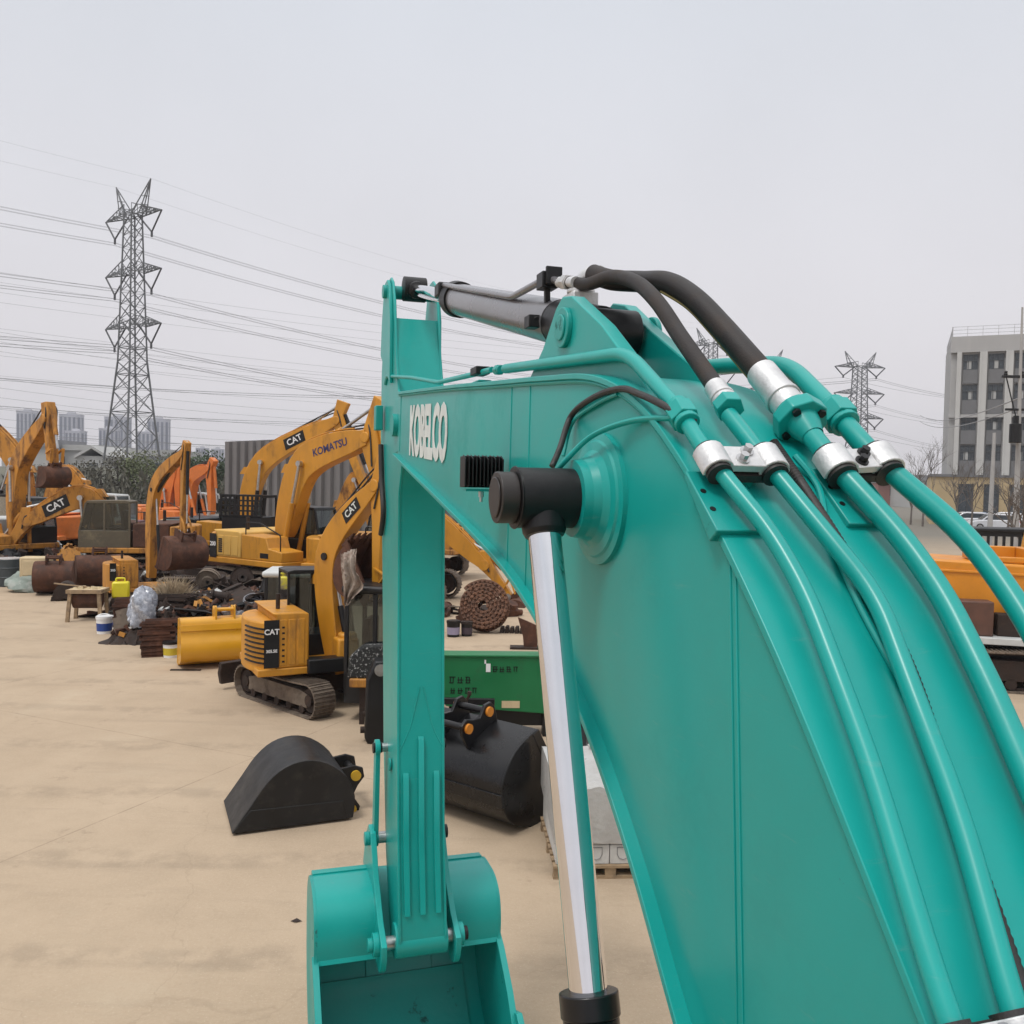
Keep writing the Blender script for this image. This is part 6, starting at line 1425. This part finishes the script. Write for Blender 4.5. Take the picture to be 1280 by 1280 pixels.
p = gnd(466, 931); t = thing('hydraulic_breaker', 'black upright hydraulic breaker standing beside the teal arm', 'hydraulic breaker', (p.x + .06, p.y + .2, 0), .2)
q = MB(); q.prism([(-.22, .10), (-.18, 0), (.2, 0), (.25, .1), (.25, 1.0), (.12, 1.25), (-.08, 1.25), (-.2, .95)], -.16, .16); q.build('housing', BLACK, t, bevel=.03)
q = MB(); q.cyl((-.28, 0, .18), (.3, 0, .18), .05, n=14); q.cyl((-.24, 0, .42), (.3, 0, .42), .04, n=14); q.build('bolt', RUSTD, t)
q = MB(); q.cyl((0, -.2, 1.12), (0, .2, 1.12), .09, n=18); q.build('mount_pin', STEEL, t)
# ================================================================== between arm and boom
q = MB()
p = gnd(604, 792); t = thing('rolled_track_chain', 'rusty track chain rolled up into a big coil', 'track chain', (p.x, p.y + .35, 0), math.radians(-8))
nl = 128; a = 0.0; Mt = Matrix.Translation((0, 0, .66)) @ Matrix.Rotation(math.radians(-22), 4, 'X')
chain = MB(); rr = random.Random(3); R = .13
a = 0
while R < .66:
    x, z = R * math.cos(a), R * math.sin(a)
    Ml = Mt @ Matrix.Translation((x, rr.gauss(0, .012), z)) @ Matrix.Rotation(-a + PI / 2, 4, 'Y')
    for y in (-.20, .15):
        chain.box(-.068, .05, y, y + .05, -.042, .042, 0, Ml, .008, .006); chain.cyl(Ml @ Vector((.05, y - .02, 0)), Ml @ Vector((.05, y + .06, 0)), .034, n=8)
    chain.cyl(Ml @ Vector((.05, -.26, 0)), Ml @ Vector((.05, .24, 0)), .022, n=6)
    da = .118 / R; a += da; R += .098 * da / (2 * PI)
chain.build('coil', mat('brown_rust_chain', (.13, .062, .036), .85, var=.45, scale=6, dirt=(.24, .13, .085), dlo=.5, dhi=.7, dscale=12, damt=.7), t)
q = MB(); 
for i in range(6): q.box(.45 + i * .13, .55 + i * .13, -.15, .15, 0, .15 + .02 * (i % 2), 0, None, .015)
q.build('loose_end', RUSTD, t)
pail(566, 797, .40, .17, BLACK, mat('lilac_label', (.28, .25, .36), .5), BLACK, 'dark can with a pale lilac label beside the chain coil', 'can', hnd=False)
pail(583, 796, .36, .15, BLACK, mat('dark_plum_can', (.05, .035, .05), .5), RUSTD, 'plain dark can between the labelled can and the chain coil', 'can', hnd=False)
p = gnd(656, 812); t = thing('steel_fragment', 'rusty curved steel fragment standing beside the chrome rod', 'steel fragment', (p.x, p.y + .1, 0))
q = MB(); q.prism([(-.18, .75), (.05, .66), (.3, .55), (.3, 0), (-.02, 0), (-.05, .3)], 0, .06); q.build('blade', RUSTM, t, bevel=.01)
q = MB(); q.box(-.35, .4, -.12, .2, 0, .05); q.build('foot', RUSTD, t)
# wide soil patch and scrap in the gap, in front of the yellow machine
rr = random.Random(41)
strew(12, -2.4, .8, 24.4, 26.5, lambda x, y: 0, 43, 'on the ground behind the rolled chain', ['steel_plate', 'roller', 'gearbox'], [RUSTD, RUSTM, MUDM])
# green hopper
p0 = gnd(600, 934); t = thing('hopper', 'green steel hopper with black stencil marks and a white sticker', 'hopper', (-.12, 13.55, 0), math.radians(3))
q = MB(); w2 = .98
q.prism([(-w2, 1.27), (w2, 1.27), (w2, .55), (w2 * .86, .36), (-w2 * .86, .48), (-w2, .7)], 0, .28); q.build('tank', GREEN, t, bevel=.012)
q = MB(); q.box(-w2 - .03, w2 + .03, -.03, .31, 1.255, 1.29); q.build('rim', GREEN, t, bevel=.01)
for x in (-.75, .72):
    for y in (.04, .16):
        q = MB(); q.box(x - .05, x + .05, y, y + .1, 0, .55); q.build('leg', BLACK, t)
q = MB(); q.box(-.8, .8, .1, .5, .15, .48); q.build('motor_block', BLACK, t, bevel=.03)
q = MB(); q.box(-.235, -.165, -.006, -.002, 1.02, 1.15); q.box(-.26, -.235, -.006, -.002, 1.15, 1.21); q.build('sticker', WHITE, t)
q = MB(); q.box(.02, .30, -.006, -.002, .46, .57); q.build('sticker', CREAM, t)
def marks(mb, x0, z0, n, s_, rr):                              # stencilled characters, read as strokes at this distance
    for i in range(n):
        x = x0 + i * s_ * 1.25
        for z in (0, .5, 1):
            if rr.random() < .8: mb.box(x, x + s_ * rr.uniform(.6, 1), -.006, -.003, z0 + z * s_ * .9, z0 + z * s_ * .9 + s_ * .14)
        for u in (.1, .55):
            if rr.random() < .85: mb.box(x + u * s_, x + u * s_ + s_ * .14, -.0055, -.0025, z0 + s_ * .1, z0 + s_ * .98)
q = MB(); marks(q, -.13, 1.02, 4, .085, rr); q.build('stencil_mark', BLACK, t); q = MB(); marks(q, -.80, .84, 3, .10, rr); q.build('stencil_mark', BLACK, t); q = MB(); marks(q, -.78, .68, 4, .09, rr); q.build('stencil_mark', BLACK, t)
for k, (a, b) in enumerate((((-.98, 12.6, .05), (-.55, 12.35, .95)), ((-.95, 12.3, .04), (-.35, 12.5, .62)))):
    q = MB(); q.tube([a, b], .022, 8); q.cyl(b, Vector(b) + Vector((0, 0, .05)), .03, n=8); tag(q.build('steel_rod', RUSTD), ('thin dark rod leaning steeply before the green hopper' if k == 0 else 'thin dark rod lying low before the green hopper'), 'steel rod')
for k in range(3):
    q = MB(); z = .25 + k * .2; q.box(-1.35, -.2, 12.75 + k * .1, 12.83 + k * .1, z, z + .09); q.box(-1.3, -1.2, 12.75 + k * .1, 13.3, z, z + .06)
    tag(q.build('metal_bar', BLACK, bevel=.006), ['lowest black frame bar stacked before the green hopper', 'middle black frame bar stacked before the green hopper', 'topmost black frame bar stacked before the green hopper'][k], 'frame bar')
# pallet of wrapped blocks
t = thing('pallet', 'worn wooden pallet carrying wrapped pale blocks behind the chrome rod', 'pallet', (1.30, 9.42, 0), math.radians(4))
for y in (-.62, 0, .58):
    for x in (-.80, -.28, .26, .76):
        q = MB(); q.box(x - .055, x + .055, y - .04, y + .04, .03, .11); q.build('block', WOOD, t)
    q = MB(); q.box(-.86, .86, y - .045, y + .045, 0, .03); q.build('runner', WOOD, t)
for i in range(9):
    y = -.62 + i * .152; q = MB(); q.box(-.86, .86, y - .05, y + .05, .11, .135); q.build('deck_board', WOOD, t)
BLOCK = mat('pale_concrete_block', (.52, .51, .49), .85, var=.12, scale=6, dirt=(.33, .32, .30), dlo=.52, dhi=.75, dscale=5, damt=.5)
WRAP = mat('white_shrink_wrap', (.43, .425, .41), .35, var=.12, scale=8, dirt=(.30, .285, .27), dlo=.46, dhi=.66, dscale=4, damt=.6, bump=.5, bscale=14)
LINE = mat('grey_mould_mark', (.22, .22, .22), .8)
Rp = Matrix.Translation((1.30, 9.42, 0)) @ Matrix.Rotation(math.radians(4), 4, 'Z')
proto = None
for lay in range(4):
    for ix in range(6):
        for iy in range(1 if lay else 1):
            x = -.70 + ix * .275; y = -.56; z = .137 + lay * .20
            if proto is None:
                proto = thing('concrete_block', 'pale block on the wooden pallet with an arched mould mark on its face', 'block', (0, 0, 0), math.radians(4), 'pale blocks in front row on the pallet')
                q = MB(); q.box(-.134, .134, -.07, .07, 0, .196); q.build('body', BLOCK, proto, bevel=.006)
                q = MB(); q.tube([(-.06, -.072, .17), (-.06, -.072, .10), (-.04, -.072, .06), (0, -.072, .045), (.04, -.072, .06), (.06, -.072, .10), (.06, -.072, .17), (-.06, -.072, .17)], .0045, 5); q.build('mould_mark', LINE, proto); o = proto
            else: o = copy_tree(proto)
            o.location = Rp @ Vector((x, y, z))
q = MB(); q.box(-.83, .83, -.48, .64, .14, .93); o = q.build('block_core', BLOCK, None, loc=(1.30, 9.42, 0), rz=math.radians(4)); tag(o, 'inner mass of pale blocks behind the front row on the pallet', 'block mass')
# shrink wrap over the upper rows
q = MB(); rr = random.Random(9); nx, nz = 34, 14; vs = []
path = [(-.655, .36), (-.665, .50), (-.66, .64), (-.66, .78), (-.645, .92), (-.60, .955), (-.40, .962), (-.10, .965), (.20, .962), (.5, .965), (.66, .955), (.68, .8), (.68, .5)]
for i in range(nx + 1):
    x = -.86 + 1.72 * i / nx
    for (y, z) in path: vs.append((x, y + rr.gauss(0, .006), z + rr.gauss(0, .007)))
np_ = len(path); q.add(vs, [(i * np_ + j, (i + 1) * np_ + j, (i + 1) * np_ + j + 1, i * np_ + j + 1) for i in range(nx) for j in range(np_ - 1)], 0, False)
for sx_ in (-.86, .86): 
    b = len(q.v); q.add([(sx_, y, z) for y, z in path], [list(range(np_))], 0)
o = q.build('shrink_wrap', WRAP, None, loc=(1.30, 9.42, 0), rz=math.radians(4)); tag(o, 'white crinkled shrink wrap stretched over the blocks on the pallet', 'shrink wrap')
crumple('plastic_scrap', 'small crumpled white plastic on top of the wrapped blocks', 'plastic scrap', (1.05, 9.9, .96), .12, .09, .06, WRAP, 77)
crumple('dark_sack', 'dark sack behind the wrapped blocks', 'sack', (.98, 10.75, 0), .4, .35, .55, BLACK, 78)
# leaf and stones on the concrete
p = gnd(370, 1152); q = MB(); q.add([(-.05, 0, .004), (0, -.028, .012), (.055, 0, .006), (.0, .03, .018)], [(0, 1, 2, 3)]); tag(q.build('dry_leaf', RUSTD, None, loc=p), 'small dark dry leaf lying on the concrete left of the teal bucket', 'leaf')
p = gnd(232, 838); q = MB(); q.box(-.3, .3, -.04, .04, 0, .02, 0, Matrix.Rotation(.05, 4, 'Z')); tag(q.build('steel_strip', RUSTD, None, loc=p), 'thin dark steel strip lying left of the yellow bucket', 'steel strip')

# ================================================================== right edge: orange machine body, black cage
t = thing('orange_machine', 'orange machine body with an open slot on top at the right frame edge', 'machine', (9.6, 18.2, 0), math.radians(-14))
ORB = mat('deep_orange_paint', (.60, .225, .012), .4, var=.1, scale=1.5, dirt=(.22, .09, .03), dlo=.55, dhi=.8, dscale=2, damt=.5)
q = MB(); q.prism([(-1.0, 1.15), (2.6, 1.15), (2.6, 2.42), (-1.0, 2.55)], -.2, 1.6); q.build('housing', ORB, t, bevel=.05)
q = MB(); q.prism([(-1.02, 2.30), (2.6, 2.22), (2.6, 2.27), (-1.02, 2.35)], -.235, -.19); q.build('trim_strip', ORB, t, bevel=.01)
q = MB(); q.box(-.05, .12, .0, .8, 2.53, 2.86); q.box(.95, 1.12, .0, .8, 2.5, 2.80); q.box(.12, .95, .65, .8, 2.5, 2.80); q.box(.1, .97, -.05, .1, 2.5, 2.62); q.build('intake_frame', ORB, t, bevel=.02)
q = MB(); q.box(-.55, .25, -.62, -.2, 1.05, 1.75); q.build('battery_box', mat('brown_box', (.10, .045, .03), .6, var=.3), t, bevel=.03)
q = MB(); q.box(.35, 1.2, -.5, -.2, 1.05, 1.5); q.cyl((.7, -.5, 1.5), (.7, -.3, 1.75), .15, n=14); q.cyl((1.0, -.5, 1.35), (1.0, -.4, 1.72), .08, n=10); q.build('pump', RUSTD, t, bevel=.02)
q = MB(); q.box(-1.2, 2.8, -.8, 1.7, .92, 1.05); q.build('deck', GREYW, t, bevel=.01)
q = MB(); q.box(-1.0, 2.6, -.5, 1.6, .35, .92); q.build('undercarriage', BLACK, t)
for y in (-.7, 1.3): track(t, y, 3.6, .85, .5, (MUDM, RUSTD, RUSTD), .9, True)
q = MB(); q.box(-1.75, -1.12, -.1, .6, .9, 2.85); cbn = q.build('cabinet', mat('dark_grey_green_paint', (.035, .055, .05), .5, var=.15), t, bevel=.02)
q = MB(); q.box(-1.78, -1.09, -.14, .64, 2.85, 2.93); q.build('lid', YPALE, cbn, bevel=.015)
t = thing('black_cage', 'black barred cage standing behind the orange machine body', 'cage', (13.75, 24.0, -.2), math.radians(-8))
q = MB(); q.box(-1.3, .25, -.5, .5, .2, 2.0); q.build('base', BLACK, t, bevel=.04)
q = MB()
for x0, x1 in ((-1.3, -.05), (.05, 1.3)):
    for z in (2.0, 2.95): q.box(x0, x1, -.55, -.45, z, z + .12)
    for i in range(7): x = x0 + (x1 - x0 - .06) * i / 6; q.box(x, x + .06, -.53, -.47, 2.05, 3.0)
    for i in (0, 6): x = x0 + (x1 - x0 - .06) * i / 6; q.box(x, x + .08, -.5, .5, 2.95, 3.06)
q.build('bars', BLACK, t)
q = MB(); q.box(-1.35, 1.35, -.6, .6, 3.06, 3.16); q.build('roof', BLACK, t, bevel=.03)
t = thing('yellow_post', 'yellow machine post at the right frame edge beside the black cage', 'post', (11.75, 20.2, 0), 0)
q = MB(); q.prism([(-.1, 0), (.35, 0), (.3, 3.0), (.12, 3.1), (.02, 2.6)], -.15, .15); q.build('plate', YELLOW, t, bevel=.02)
q = MB(); q.cyl((.15, -.2, 2.7), (.15, .2, 2.7), .08, n=14); q.build('pin', BLACK, t)

# ================================================================== the air over the yard, thick enough to pale the far towers
def haze_box():
    M = bpy.data.materials.new('haze_air'); M.use_nodes = True; nt = M.node_tree; N = nt.nodes; L = nt.links
    N.remove(N['Principled BSDF']); v = N.new('ShaderNodeVolumePrincipled')
    v.inputs['Color'].default_value = (.86, .87, .93, 1); v.inputs['Density'].default_value = .00042; v.inputs['Anisotropy'].default_value = .1
    L.new(v.outputs[0], N['Material Output'].inputs['Volume'])
    q = MB(); q.box(-1500, 1500, -350, 1400, -1.0, 90)
    o = q.build('haze', M); o['kind'] = 'stuff'; tag(o, 'thin pale haze hanging over the yard and the far towers', 'haze'); return o
haze_box()
